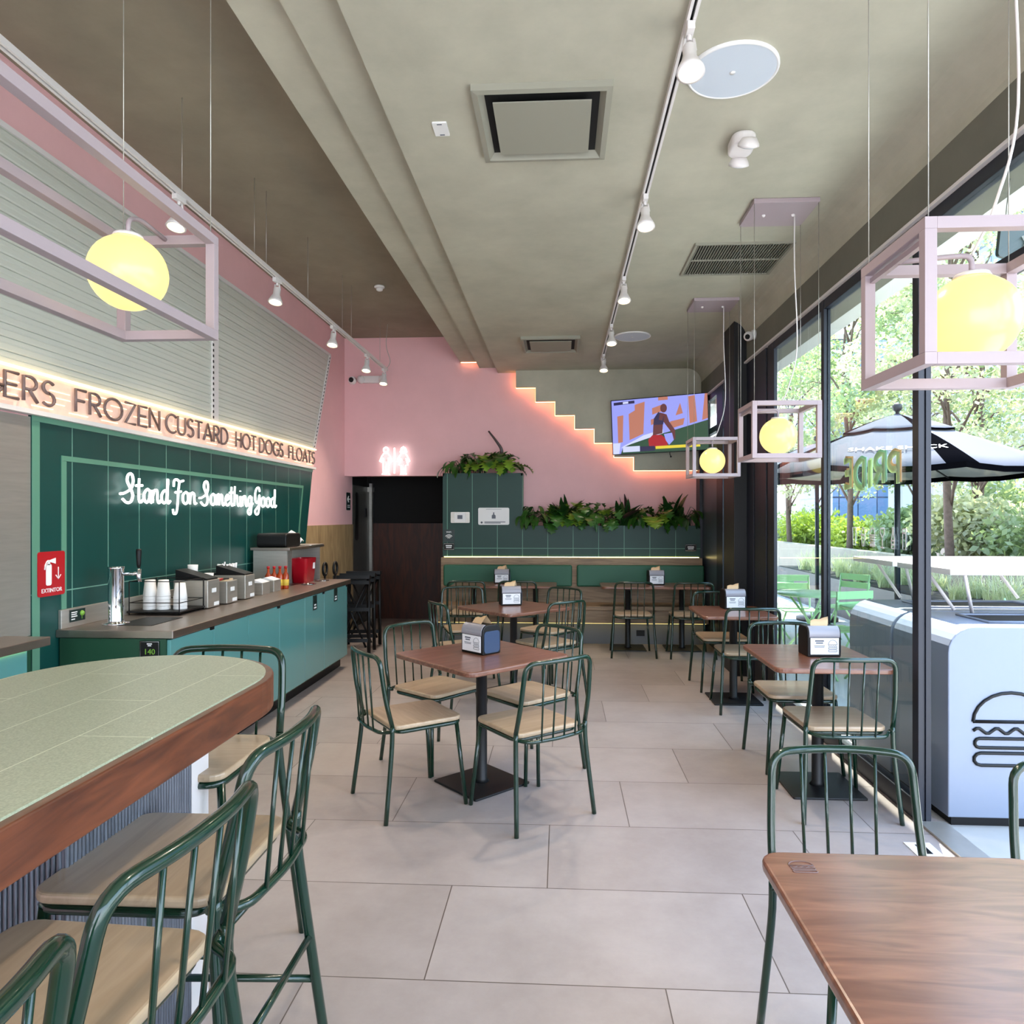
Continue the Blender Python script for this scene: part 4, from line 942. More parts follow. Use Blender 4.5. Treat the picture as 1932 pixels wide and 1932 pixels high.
# communal high table
cx_, cy_, rr_ = -1.25, 1.95, .4
hp = [(-.85, -.9), (-.85, cy_)] + arc(cx_, cy_, rr_, rr_, 0, 180, 30)[1:] + [(-1.65, -.9)]
t = thing('communal_table', 'long high table with pale green tiled top and brown wooden edge', 'table', (0, 0, 0))
inner = [(-.873, -.88), (-.873, cy_)] + arc(cx_, cy_, rr_ - .023, rr_ - .023, 0, 180, 30)[1:] + [(-1.627, -.88)]
MB().prism(hp, 2, .97, 1.066).build('wood_edge', 'edge_wood', t, bevel=.004)
MB().prism([(x_ * 1.0, y_) for x_, y_ in inner], 2, 1.06, 1.071).build('tiled_top', 'terrazzo', t)
def rib(par, y0, y1):
    mb = MB(); n = 40
    mb.box(-1.42, -1.105, y0, y1, 0, .97)
    for i in range(n):
        y = y0 + (y1 - y0) * (i + .5) / n; mb.tube([(-1.104, y, .0), (-1.104, y, .97)], (y1 - y0) / n * .5, 6, caps=False)
    for i in range(24):
        x_ = -1.41 + .3 * (i + .5) / 24; mb.tube([(x_, y0, 0), (x_, y0, .97)], .006, 6, caps=False)
    mb.build('ribbed_pedestal', 'wall_ribs', par); MB().box(-1.42, -1.1, y1, y1 + .1, 0, .97).build('pedestal_end', 'white_metal', par)
rib(t, 1.50, 2.03); rib(t, -.6, -.1)
GS = 'green bar stools at the communal table'
s0 = chair('bar_stool', 'green metal bar stool at the rounded far end of the communal table', GS, True); s0.location = (-1.235, 2.28, 0); s0.rotation_euler = (0, 0, R(180))
dup(s0, (-.90, 1.60, 0), R(90), 'green metal bar stool along the side, farthest of the three', GS)
dup(s0, (-.85, 1.10, 0), R(87), 'green metal bar stool along the side, middle of the three', GS)
dup(s0, (-.848, .60, 0), R(91), 'green metal bar stool nearest the camera, only its back showing at lower left', GS)

# napkin dispensers
def dispenser(label, loc, rz):
    t = thing('napkin_dispenser', label, 'dispenser', loc, R(rz), 'black napkin dispensers')
    pr = [(-.07, 0), (.07, 0), (.072, .12)] + arc(.035, .125, .037, .045, 0, 90, 5) + arc(-.035, .125, .037, .045, 90, 180, 5) + [(-.072, .12)]
    MB().prism(pr, 0, -.095, .095).build('body', 'black', t, bevel=.006)
    lidp = arc(-.036, .125, .040, .049, 100, 185, 8) + [(-.0735, .112)]; lidp = lidp + [(p * .94, q_ - .004) for p, q_ in lidp[::-1]]
    MB().prism(lidp, 0, -.086, .086).build('front_cover', 'disp_lid', t)
    B(-.08, .08, -.0755, -.0715, .015, .108).build('label_card', 'paper', t)
    MB().prism(rrect(-.06, .06, .01, .135, .02), 0, .0955, .0985).build('side_panel', 'disp_side', t)
    q = MB(); P = lambda u, v: (.045 + u * .05, -.0762, .062 + v * .07); burger(P, q, .0012, 4)
    for z_, w_, h_ in ((.092, .05, .008), (.08, .04, .007), (.064, .06, .003), (.057, .055, .003)): q.box(-.04 - w_ / 2 + .01, -.04 + w_ / 2 + .01, -.0765, -.0756, z_ - h_ / 2, z_ + h_ / 2)
    q.build('label_print', 'ink', t)
    random.seed(5); n = 5; vs = []
    for i in range(n):
        for j in range(n):
            u, v = i / (n - 1) - .5, j / (n - 1) - .5
            vs.append((u * .10 + v * .03, v * .06, .158 + .05 * (1 - abs(v) * 2) + .004 * math.sin(i * 2.2) * (1 - abs(v)) + u * .02))
    MB().add(vs, [(i * n + j, i * n + j + 1, (i + 1) * n + j + 1, (i + 1) * n + j) for i in range(n - 1) for j in range(n - 1)], 0, True).build('napkin', 'kraft', t)
    return t
dA = dispenser('napkin dispenser on the nearest centre table, its blue side showing', (-.47, 4.10, .75), -42)
dup(dA, (-.46, 6.35, .75), R(14), 'napkin dispenser on the second centre table')
dup(dA, (-.71, 8.44, .75), R(2), 'napkin dispenser on the left bench table')
dup(dA, (1.12, 8.36, .75), R(4), 'napkin dispenser on the right bench table')
dup(dA, (1.50, 6.20, .75), R(6), 'napkin dispenser on the far window table beside the dark column')
dup(dA, (1.49, 4.13, .75), R(3), 'napkin dispenser on the middle window table')

# ================================================================== CEILING FITTINGS
def track(name, label, x, z, y0, y1):
    t = thing(name, label, 'track', (x, y0, z)); L_ = y1 - y0
    MB().box(-.018, -.006, 0, L_, -.018, .012).box(.006, .018, 0, L_, -.018, .012).box(-.006, .006, 0, L_, -.004, .012).build('rail', 'white_metal', t)
    B(-.006, .006, 0, L_, -.0055, -.004).build('slot', 'black', t)
    return t
track('light_track', 'white lighting track running along the grey ceiling', .495, ZC - .012, .8, 8.45)
tl = track('light_track', 'white lighting track hung on wires in front of the left shutters', -2.17, 3.39, .8, 8.62)
wr = MB()
for y_ in (1.9, 3.9, 4.85, 5.05, 5.9, 6.85, 7.15, 8.3): wr.tube([(0, y_ - .8, .012), (0, y_ - .8, ZH - 3.37)], .0022, 4)
wr.tube(crom([(0.01, 7.78, .0), (.05, 7.8, .1), (.0, 7.8, .3), (.02, 7.8, ZH - 3.37)], 5), .004, 5); wr.build('hanging_wires', 'steel', tl)
def spot(label, loc, rz, group, tilt=14):
    t = thing('track_spotlight', label, 'lamp', loc, R(rz), group)
    B(-.017, .017, -.05, .05, -.035, 0).build('connector', 'white_metal', t, bevel=.003)
    MB().tube([(0, 0, -.03), (0, 0, -.06)], .011, 8).tube([(.018, 0, -.05), (.026, 0, -.1)], .008, 6).tube([(-.018, 0, -.05), (-.026, 0, -.1)], .008, 6).build('yoke', 'white_metal', t)
    RT = Matrix.Translation((0, 0, -.09)) @ Matrix.Rotation(R(-tilt), 4, 'X')
    MB().lathe([(.0, .012), (.026, .01), (.03, 0), (.03, -.055), (.038, -.07), (.058, -.115), (.062, -.13), (.052, -.132)], M4=RT, seg=24, caps=False).build('head', 'white_metal', t)
    MB().lathe([(.052, -.1315), (.04, -.124)], M4=RT, seg=24, caps=False).build('reflector_ring', 'spot_ring', t)
    MB().lathe([(.041, -.126), (.0, -.127)], M4=RT, seg=24, smooth=False, caps=False).build('lit_face', 'spot', t)
    ld = bpy.data.lights.new('spot_beam', 'SPOT'); ld.energy = SPOT_E; ld.spot_size = R(95); ld.spot_blend = .9; ld.color = (1.0, .84, .66); ld.shadow_soft_size = .05
    lo = bpy.data.objects.new('spot_beam', ld); COL.objects.link(lo); lo.parent = t
    lo.location = RT @ Vector((0, 0, -.14)); lo.rotation_euler = (R(-tilt), 0, 0)
    t.scale = (.88, .88, .88)
    return t
SPOT_E = 42
G1 = 'spotlights on the ceiling track'; G2 = 'spotlights on the hanging left track'
sA = spot('nearest spotlight on the ceiling track, overlapping the round speaker', (.495, 2.73, ZC - .03), 0, G1)
for i, y_ in enumerate((4.15, 5.55, 6.9, 8.15)): dup(sA, (.495, y_, ZC - .03), 0, ['second', 'third', 'fourth', 'farthest'][i] + ' spotlight from the camera on the ceiling track', G1)
dup(sA, (.495, 1.2, ZC - .03), 0, 'spotlight on the ceiling track above and behind the picture edge', G1)
for i, y_ in enumerate((3.87, 5.25, 6.58, 7.74, 8.5)): dup(sA, (-2.17, y_, 3.372), R(-8), ['nearest', 'second', 'third', 'fourth', 'farthest'][i] + ' spotlight on the hanging left track', G2)

# diffusers, grille, speakers
for cx2, cy2, lb in ((-.085, 3.395, 'large square ceiling diffuser nearest the camera, recessed dark edges'), (-.11, 7.71, 'small looking square ceiling diffuser far away, near the pink wall')):
    t = thing('air_diffuser', lb, 'vent', (cx2, cy2, ZC), group='square ceiling air diffusers'); mb = MB()
    def ring(a, za, b, zb):
        mb.add([(-a, -a, za), (a, -a, za), (a, a, za), (-a, a, za), (-b, -b, zb), (b, -b, zb), (b, b, zb), (-b, b, zb)], [(0, 1, 5, 4), (1, 2, 6, 5), (2, 3, 7, 6), (3, 0, 4, 7)])
    ring(.315, 0, .315, -.03); ring(.315, -.03, .288, -.034); ring(.288, -.034, .284, -.028); ring(.284, -.028, .262, -.003)
    mb.build('frame', 'vent_grey', t)
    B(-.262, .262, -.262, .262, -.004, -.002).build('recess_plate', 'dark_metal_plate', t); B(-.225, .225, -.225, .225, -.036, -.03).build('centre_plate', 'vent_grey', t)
    MB().box(-.02, .02, -.02, .02, -.03, -.003).build('hanger', 'black', t)
t = thing('return_grille', 'rectangular slatted grey return air grille on the ceiling near the window', 'vent', (1.285, 5.265, ZC))
mb = MB().box(-.345, .345, -.32, -.3, -.014, 0).box(-.345, .345, .3, .32, -.014, 0).box(-.345, -.325, -.3, .3, -.014, 0).box(.325, .345, -.3, .3, -.014, 0).box(-.325, .325, -.008, .008, -.012, 0)
mb.build('frame', 'vent_grey', t); mb = MB()
for i in range(34): mb.box(-.32 + i * .0192, -.312 + i * .0192, -.3, .3, -.010, -.003)
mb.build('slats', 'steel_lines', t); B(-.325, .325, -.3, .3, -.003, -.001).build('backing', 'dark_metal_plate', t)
for x_, y_, lb in ((.735, 3.045, 'large round white ceiling speaker beside the nearest spotlight'), (.755, 7.44, 'small looking round white ceiling speaker far along the ceiling')):
    t = thing('ceiling_speaker', lb, 'speaker', (x_, y_, ZC), group='round ceiling speakers')
    MB().lathe([(.192, 0), (.192, -.01), (.184, -.014), (.18, -.010)], seg=48, caps=False).build('rim', 'white', t)
    MB().lathe([(.183, -.0105), (0, -.0112)], seg=48, smooth=False, caps=False).build('grille', mat('pale_blue_grey_grille', (200, 208, 218), .6), t)
    MB().lathe([(.012, -.011), (.012, -.014), (0, -.014)], seg=12).build('badge', 'white', t)
t = thing('smoke_detector', 'white smoke detector on the dark high part of the ceiling', 'detector', (-1.885, 7.19, ZH))
MB().lathe([(.055, 0), (.055, -.012), (.04, -.02)], seg=24).build('base', 'white', t); MB().lathe([(.036, -.02), (.034, -.04), (.018, -.05), (0, -.05)], seg=24).build('sensor', 'white', t)
t = thing('access_plate', 'small white cover plate on the ceiling left of the large diffuser', 'plate', (-.59, 3.42, ZC))
MB().prism(rrect(-.036, .036, -.058, .058, .004), 2, -.008, 0).build('plate', 'white', t); MB().box(-.012, .012, -.05, -.042, -.009, -.008).box(-.012, .012, .042, .05, -.009, -.008).build('screws', 'ink', t)
t = thing('emergency_light', 'white twin-head emergency light on the ceiling below the round speaker', 'lamp', (.915, 3.60, ZC))
MB().prism(rrect(-.06, .06, -.09, .09, .055, 8), 2, -.06, 0).build('body', 'white_metal', t, bevel=.012, seg=3)
for sgn in (-1, 1):
    RT = Matrix.Translation((0.01, sgn * .095, -.075)) @ Matrix.Rotation(R(38), 4, 'X')
    h_ = MB().lathe([(.0, .03), (.035, .025), (.05, 0), (.052, -.012)], M4=RT, seg=24).build('lamp_head', 'white_metal', t); MB().lathe([(.05, -.0125), (.03, -.02), (0, -.022)], M4=RT, seg=20).build('lens', mat('clear_lens', (210, 214, 216), .15), h_)
t = thing('security_camera', 'small white security camera beside the dark column under the ceiling', 'camera', (1.755, 6.6, 3.24))
MB().lathe([(.045, 0), (.045, .03), (.02, .045)], M4=Matrix.Rotation(R(-90), 4, 'Y'), seg=16, c=(.045, 0, 0)).build('mount', 'white', t); MB().sphere((-.02, -.02, -.02), .045, 20).build('housing', 'white', t); MB().sphere((-.035, -.045, -.03), .025, 14).build('lens', 'black', t)

# pendants
def bar(mb, a, b, r=.014):
    x0, x1 = min(a[0], b[0]) - r, max(a[0], b[0]) + r; y0, y1 = min(a[1], b[1]) - r, max(a[1], b[1]) + r; z0, z1 = min(a[2], b[2]) - r, max(a[2], b[2]) + r
    mb.box(x0, x1, y0, y1, z0, z1)
def boxframe(sx, sy, z0, z1, r=.014):
    mb = MB(); a, b = sx / 2 - r, sy / 2 - r; z0 += r; z1 -= r
    for x_ in (-a, a):
        for y_ in (-b, b): bar(mb, (x_, y_, z0 + 2 * r), (x_, y_, z1 - 2 * r), r)
        for z_ in (z0, z1): bar(mb, (x_, -b, z_), (x_, b, z_), r)
    for y_ in (-b, b):
        for z_ in (z0, z1): bar(mb, (-a + 2 * r, y_, z_), (a - 2 * r, y_, z_), r)
    return mb
def pendant(label, x, y, group):
    t = thing('pendant_lamp', label, 'lamp', (x, y, 0), group=group)
    boxframe(.41, .35, 1.90, 2.245).build('frame', 'pendant_frame', t, bevel=.001)
    MB().sphere((0, 0, 2.05), .112, 36).build('globe', 'globe', t)
    MB().lathe([(.045, 2.155), (.04, 2.166), (0, 2.168)], seg=20).build('globe_cap', 'white_metal', t)
    MB().tube(fillet([(-.185, .0, 2.2), (-.06, 0, 2.212), (0, 0, 2.215), (0, 0, 2.165)], .035, 6), .007, 8).box(-.192, -.178, -.16, .16, 2.195, 2.209).build('arm', 'pendant_frame', t)
    MB().box(-.195, .195, -.175, .175, ZC - .028, ZC - .001).build('canopy', 'pendant_frame', t, bevel=.002)
    MB().sphere((-.09, 0, ZC - .03), .012, 10).sphere((.09, 0, ZC - .03), .012, 10).build('canopy_screws', 'white_metal', t)
    wr = MB()
    for x_ in (-.19, .19):
        for y_ in (-.16, .16): wr.tube([(x_, y_, 2.23), (x_, y_, ZC - .02)], .0016, 4)
    wr.build('hanging_wires', 'steel', t)
    MB().tube(crom([(.1, 0, ZC - .03), (.1, 0, 3.1), (.115, 0, 2.6), (.06, 0, 2.35), (.0, 0, 2.215)], 6), .004, 6).build('power_cord', 'white_metal', t)
    return t
GPn = 'white box frame globe pendants by the window'
pA = pendant('large looking box frame globe pendant at the right, nearest the camera', 1.055, 1.86, GPn)
dup(pA, (1.355, 4.45, 0), 0, 'box frame globe pendant in front of the dark column, middle of the three', GPn)
dup(pA, (1.355, 6.35, 0), 0, 'box frame globe pendant farthest away, next to the television', GPn)
t = thing('long_pendant_lamp', 'long box frame pendant with glowing globe over the communal table, upper left', 'lamp', (-1.315, 1.39, 0))
boxframe(.335, 1.8, 2.135, 2.48, .015).build('frame', 'pendant_frame', t, bevel=.001)
for y_ in (.67, -.62):
    MB().sphere((0, y_, 2.285), .112, 36).build('globe', 'globe', t); MB().lathe([(.045, 2.39), (.04, 2.401), (0, 2.403)], (0, y_, 0), 20).build('globe_cap', 'white_metal', t)
    MB().tube(fillet([(.0, .88 if y_ > 0 else -.88, 2.465), (0, y_ + .06 * (1 if y_ > 0 else -1), 2.475), (0, y_, 2.45), (0, y_, 2.4)], .03, 6), .007, 8).build('arm', 'pendant_frame', t)
wr = MB()
for x_ in (-.15, .15):
    for y_ in (-.88, 0, .88): wr.tube([(x_, y_, 2.47), (x_, y_, 3.6 if x_ > 0 else ZH)], .0018, 4)
wr.build('hanging_wires', 'steel', t)

# window decals
XD = 1.822
t = thing('window_lettering', 'pale mint mirrored PRIDE lettering stuck on the window pane', 'decal', (XD, 0, 0))
for i, (ch, y0, y1_, m2) in enumerate((('P', 3.89, 4.0, 'decal_org'), ('R', 4.06, 4.18, 'decal_blue'), ('I', 4.24, 4.255, 'decal_mint'), ('D', 4.32, 4.45, 'decal_blue'), ('E', 4.51, 4.61, 'decal_org'))):
    z0 = 1.725 + .012 * math.sin(i * 2)
    word(ch, y0 - .012, y1_ - .012, z0 + .008, z0 + .175, .024, lambda u, v: (.02, u, v), seg=6).xf(Matrix.Diagonal((.1, 1, 1, 1))).build('letter_shadow', m2, t)
    word(ch, y0, y1_, z0, z0 + .165, .022, lambda u, v: (-.02, u, v), seg=6).xf(Matrix.Diagonal((.1, 1, 1, 1))).build('letter', 'decal_mint', t)
ic = [[[(-.3, .5), (.3, .5), (.2, -.5), (-.2, -.5), (-.3, .5)]],
      [[(p, q_ + .2) for p, q_ in arc(0, 0, .28, .3, 0, 180, 8)] + [(-.28, .1), (-.12, -.5), (.12, -.5), (.28, .1), (.28, .2)], [(-.28, .1), (.28, .1)]],
      [[(p, q_ + .12) for p, q_ in arc(0, 0, .4, .38, 0, 180, 10)] + [(.4, .12)], [(-.4, 0), (.4, 0)], [(-.4, -.12), (.4, -.12)], [(-.4, -.25), (.4, -.25)], [(-.38, -.35), (-.38, -.45), (.38, -.45), (.38, -.35), (-.38, -.35)]],
      [[(-.28, .5), (-.28, .25), (0, 0), (.28, .25), (.28, .5), (-.28, .5)], [(0, 0), (0, -.48)], [(-.25, -.5), (.25, -.5)]],
      [[(-.07, .55), (-.07, .25), (-.2, 0), (-.2, -.5), (.2, -.5), (.2, 0), (.07, .25), (.07, .55), (-.07, .55)], [(-.2, -.1), (.2, -.1)], [(-.2, -.3), (.2, -.3)]],
      [[(-.22, .5), (.22, .5), (.2, -.5), (-.2, -.5), (-.22, .5)], [(-.22, .3), (.22, .3)]]]
names = ['cup', 'ice cream cone', 'burger', 'wine glass', 'bottle', 'tall beer glass']
for i, st in enumerate(ic):
    y_ = 4.46 - i * .127; mb = MB()
    for s_ in st: mb.tube([(0, u * .085, v * .11) for u, v in s_], .0052, 5)
    mb.xf(Matrix.Diagonal((.2, 1, 1, 1)))
    tag(mb.build('window_pictogram', 'white_paint', loc=(XD, y_, 1.425)), 'white %s outline sticker on the window pane' % names[i], 'decal', 'white food outline stickers')
mb = MB().prism([(y_, z_) for y_, z_ in [(7.47, 1.66)] + arc(7.66, 1.66, .19, .1, 180, 0, 10)], 0, XD - .001, XD + .001)
for z_ in (1.56, 1.48, 1.40): mb.box(XD - .001, XD + .001, 7.47, 7.85, z_ - .022, z_ + .022)
tag(mb.build('burger_decal', 'white_paint'), 'white burger sticker on the far narrow window pane', 'decal')

# ================================================================== OUTSIDE
def bin_(y0, label):
    t = thing('waste_bin', label, 'bin', (1.95, y0, -.02), group='white waste bin cabinets outside')
    W = 1.25; H = 1.01; D = .59; r = .13
    pr = [(0, .05), (W, .05), (W, H - .0)] + [(r - r * math.sin(R(a)), H - r + r * math.cos(R(a))) for a in range(0, 91, 15)]
    MB().prism(pr, 1, 0, D).build('body', 'bin_white', t, bevel=.006)
    B(.03, W - .03, .03, D - .03, 0, .05).build('plinth', 'black', t)
    B(.3, .95, .16, .42, H, H + .004).build('opening', 'black', t)
    MB().tube([(.28, .14, H + .005), (.97, .14, H + .005), (.97, .44, H + .005), (.28, .44, H + .005)], .008, 6, True).build('opening_rim', 'bin_white', t)
    q = MB(); burger(lambda u, v: (.305 + u * .37, -.003, .49 + v * .385), q, .0085, 6).build('burger_emblem', 'black', t)
    return t
b0 = bin_(3.64, 'white waste bin cabinet nearest, with black burger outline on its front')
dup(b0, (1.95, 4.26, -.02), 0, 'second white waste bin cabinet, behind the nearest one')
def shelf(y0, label):
    t = thing('tray_shelf', label, 'shelf', (2.1, y0, .99), group='white shelves over the bins')
    B(0, 1.2, 0, .6, .24, .275).build('slab', 'white_metal', t, bevel=.004)
    for x_, dx in ((.12, .12), (.9, .12)):
        for y_, dy in ((.08, .14), (.5, -.1)): MB().tube([(x_, y_, .24), (x_ + dx, y_ + dy, 0)], .010, 8).build('leg', 'white_metal', t)
    return t
sh = shelf(3.90, 'white raised shelf on thin legs over the nearest waste bin')
dup(sh, (2.1, 4.56, .99), 0, 'white raised shelf on thin legs over the second waste bin')

def umbrella(label, x, y, R_, zr, zt):
    t = thing('parasol', label, 'umbrella', (x, y, -.02), R(-3), 'pale grey parasols with black stripes')
    MB().lathe([(.3, 0), (.3, .05), (.06, .08), (.04, .3), (.04, .32)], seg=20).build('base', 'black_metal', t)
    MB().tube([(0, 0, .05), (0, 0, zt)], .03, 12).build('pole', 'navy_frame', t); MB().sphere((0, 0, zt + .07), .05, 14).tube([(0, 0, zt - .02), (0, 0, zt + .06)], .02, 8).build('finial', 'black', t)
    def cone(r0, z0, r1, z1, n=8, sag=.06, vh=.055):
        mb = MB(); rings = 7; da = 2 * PI / n; vs = []; per = 5; tot = n * per
        for j in range(rings):
            s_ = j / (rings - 1); r_ = r0 + (r1 - r0) * s_; z_ = z0 + (z1 - z0) * (s_ ** 1.25)
            for k in range(tot):
                i, f_ = divmod(k, per); a0 = i * da; a1 = a0 + da; fr_ = (0, .14, .4, .7, .86)[f_]
                p0 = Vector((math.cos(a0), math.sin(a0), 0)); p1 = Vector((math.cos(a1), math.sin(a1), 0)); p = p0.lerp(p1, fr_) * r_
                vs.append((p.x, p.y, z_ - sag * s_ * math.sin(PI * fr_) * .6))
        for j in range(rings - 1):
            for k in range(tot):
                mb.add([], [], 0); k2 = (k + 1) % tot; f_ = k % per
                mb.f.append((j * tot + k, j * tot + k2, (j + 1) * tot + k2, (j + 1) * tot + k)); mb.m.append(1 if f_ in (0, 4) and (k // per) % 2 == 0 and f_ == 0 or f_ == 4 and (k // per) % 2 == 1 else 0); mb.s.append(True)
        mb.v = vs
        o = len(vs); base = (rings - 1) * tot
        for k in range(tot): v_ = vs[base + k]; mb.v.append((v_[0] * 1.0, v_[1] * 1.0, v_[2] - vh))
        for k in range(tot): k2 = (k + 1) % tot; mb.f.append((base + k, base + k2, o + k2, o + k)); mb.m.append(1); mb.s.append(False)
        return mb
    cone(.12, zt - .1, R_, zr).build('canopy', ['canvas', 'canvas_bk'], t)
    cone(.03, zt - .01, .56, zt - .2, sag=.02, vh=.02).build('vent_cap', ['canvas', 'canvas_bk'], t)
    rb = MB()
    for k in range(8): a = k * PI / 4; rb.tube([(.03 * math.cos(a), .03 * math.sin(a), zt - .35), (R_ * .98 * math.cos(a), R_ * .98 * math.sin(a), zr - .02)], .01, 5)
    rb.build('ribs', 'black_metal', t)
    return t
u1 = umbrella('pale grey parasol with black stripes standing nearest outside the windows', 3.62, 7.75, 1.42, 2.06, 2.68)
th = R(26); an = R(247.5); dv = Vector((math.cos(an), math.sin(an), 0)); uv = Vector((-dv.y, dv.x, 0)); vv = -dv * math.cos(th) + Vector((0, 0, math.sin(th))); nv = dv * math.sin(th) + Vector((0, 0, math.cos(th)))
pc = dv * 1.0 + Vector((0, 0, 2.58 - .52 * .70 - .026 + .035))
text_mb('SHAKE SHACK', .13, lambda u, v, d: tuple(pc + uv * u + vv * v + nv * d)).build('lettering', 'white_paint', u1)
umbrella('pale grey parasol standing farther off, beyond the dark column', 3.9, 10.9, 1.3, 2.2, 2.7)

def bistro_chair(label, x, y, rz):
    t = thing('garden_chair', label, 'chair', (x, y, -.02), R(rz), 'mint green slatted garden chairs')
    for s_ in (-1, 1):
        MB().tube([(s_ * .2, .2, 0), (s_ * .2, -.16, .45), (s_ * .2, -.22, .84)], .011, 6).build('rear_leg', 'mint', t); MB().tube([(s_ * .2, -.22, 0), (s_ * .2, .2, .45)], .011, 6).build('front_leg', 'mint', t)
    for i in range(5): B(-.21, .21, -.18 + i * .08, -.12 + i * .08, .45, .462).build('seat_slat', 'mint', t)
    for z_ in (.68, .78): B(-.21, .21, -.225, -.212, z_, z_ + .075).build('back_slat', 'mint', t)
    return t
gc = bistro_chair('mint green garden chair showing its back beside the far window mullion', 2.85, 8.6, 180)
for x, y, rz, lb in ((2.75, 7.1, 20, 'mint green garden chair left of the parasol pole, back towards the window'), (2.8, 6.1, -10, 'mint green garden chair nearest the waste bins'), (3.6, 6.3, 60, 'mint green garden chair behind the second waste bin'), (2.6, 10.0, 90, 'mint green garden chair far away seen past the column'), (3.5, 8.9, 120, 'mint green garden chair under the rear of the near parasol')): dup(gc, (x, y, -.02), R(rz), lb)
def gtable(label, x, y):
    t = thing('garden_table', label, 'table', (x, y, -.02), R(10), 'mint green garden tables')
    MB().lathe([(.34, .71), (.35, .72), (.35, .735), (0, .737)], seg=28).build('tabletop', 'mint', t)
    for s_ in (-1, 1): MB().tube([(s_ * .25, -.2, 0), (-s_ * .2, .1, .71)], .012, 6).tube([(s_ * .25, .2, 0), (-s_ * .2, -.1, .71)], .012, 6).build('legs', 'mint', t)
    return t
g0 = gtable('round mint green garden table close outside the windows', 2.75, 7.9); dup(g0, (3.0, 6.75, -.02), 0, 'round mint green garden table between the bins and the parasol pole'); dup(g0, (2.7, 9.4, -.02), 0, 'round mint green garden table farthest along the terrace')

# planting strip
pl = thing('terrace_planter', 'long dark planter trough with grasses along the terrace', 'planter', (4.4, 2, -.02))
B(0, .85, 0, 12.5, 0, .58).build('trough', 'navy_frame', pl); B(.03, .82, .03, 12.47, .58, .59).build('soil', 'soil', pl)
random.seed(11)
def tuft(label, x, y, z, n=150, h=.42):
    t = MB()
    for i in range(n):
        a = random.uniform(0, 2 * PI); l = h * random.uniform(.6, 1.1); sp_r = random.uniform(.05, .8)
        b = Vector((random.uniform(-.1, .1), random.uniform(-.1, .1), 0)); d = Vector((math.cos(a), math.sin(a), 0)); w_ = d.cross(Vector((0, 0, 1))) * .006; vs = []
        for k in range(5):
            s_ = k / 4; p = b + d * (l * sp_r * s_ ** 1.4) + Vector((0, 0, l * (s_ - sp_r * .65 * s_ ** 2.4))); ww = w_ * (1 - s_ * .85); vs += [p - ww, p + ww]
        t.add(vs, [(2 * k, 2 * k + 1, 2 * k + 3, 2 * k + 2) for k in range(4)], 0, True)
    return tag(t.build('grass_clump', 'grass', loc=(x, y, z)), label, 'grass', 'pale grass clumps in the long terrace planter')
gr0 = tuft('pale arching grass clump growing in the long terrace planter', 4.65, 3.0, .57)
for i in range(26):
    g = gr0.copy(); COL.objects.link(g); g.location = (4.58 + .42 * (i % 2) + random.uniform(-.05, .05), 3.3 + i * .42, .57); g.rotation_euler = (0, 0, random.uniform(0, 6)); s_ = random.uniform(.8, 1.25); g.scale = (s_, s_, s_)
tag(B(5.45, 5.75, -2, 30, -.02, .93).build('garden_wall', 'conc_out'), 'low concrete garden wall behind the grass planter', 'wall')
tag(B(5.75, 20, -2, 30, -.02, .55).build('raised_bed', 'soil'), 'raised planting bed behind the low concrete wall', 'bed')

def leaves(mb, c, rad, n, L, mi=0, dens=.55):
    for i in range(n):
        d = Vector((random.gauss(0, 1), random.gauss(0, 1), random.gauss(0, 1))).normalized() * rad * random.uniform(dens, 1.0); p = Vector(c) + Vector((d.x, d.y, d.z * .8))
        a = Vector((random.gauss(0, 1), random.gauss(0, 1), random.gauss(0, .8))).normalized(); b = a.cross(Vector((random.gauss(0, 1), random.gauss(0, 1), random.gauss(0, 1)))).normalized()
        l = L * random.uniform(.7, 1.3); w_ = l * .28
        mb.add([p, p + a * l * .5 + b * w_, p + a * l, p + a * l * .5 - b * w_], [(0, 1, 2, 3)], mi)
def tree(label, x, y, h, cr, seed, n=2600, L=.13, mats='tree_leaf', trunk=.07, low=.4, blobs=14, name='street_tree', group='trees beyond the low concrete wall'):
    random.seed(seed); t = thing(name, label, 'tree', (x, y, .5), group=group); tk = MB(); lf = MB()
    tk.tube(crom([(0, 0, 0), (random.uniform(-.1, .1), 0, h * .3), (random.uniform(-.15, .15), random.uniform(-.1, .1), h * .6), (0, 0, h * .92)], 4), [trunk * (1 - .07 * i) for i in range(13)], 8)
    for i in range(blobs):
        a = random.uniform(0, 2 * PI); s_ = low + (1 - low) * (i + .5) / blobs; rr = cr * (1 - abs(s_ - .65) * .9) * random.uniform(.45, 1); c = Vector((math.cos(a) * rr, math.sin(a) * rr, h * s_))
        tk.tube(crom([(0, 0, h * (s_ - .12)), c * .5 + Vector((0, 0, h * s_ * .5 - .05)), c], 3), [.028, .024, .02, .016, .012, .009, .006], 5)
        leaves(lf, c, cr * .33, n // blobs, L)
    tk.build('trunk', 'bark', t); lf.build('foliage', mats, t); return t
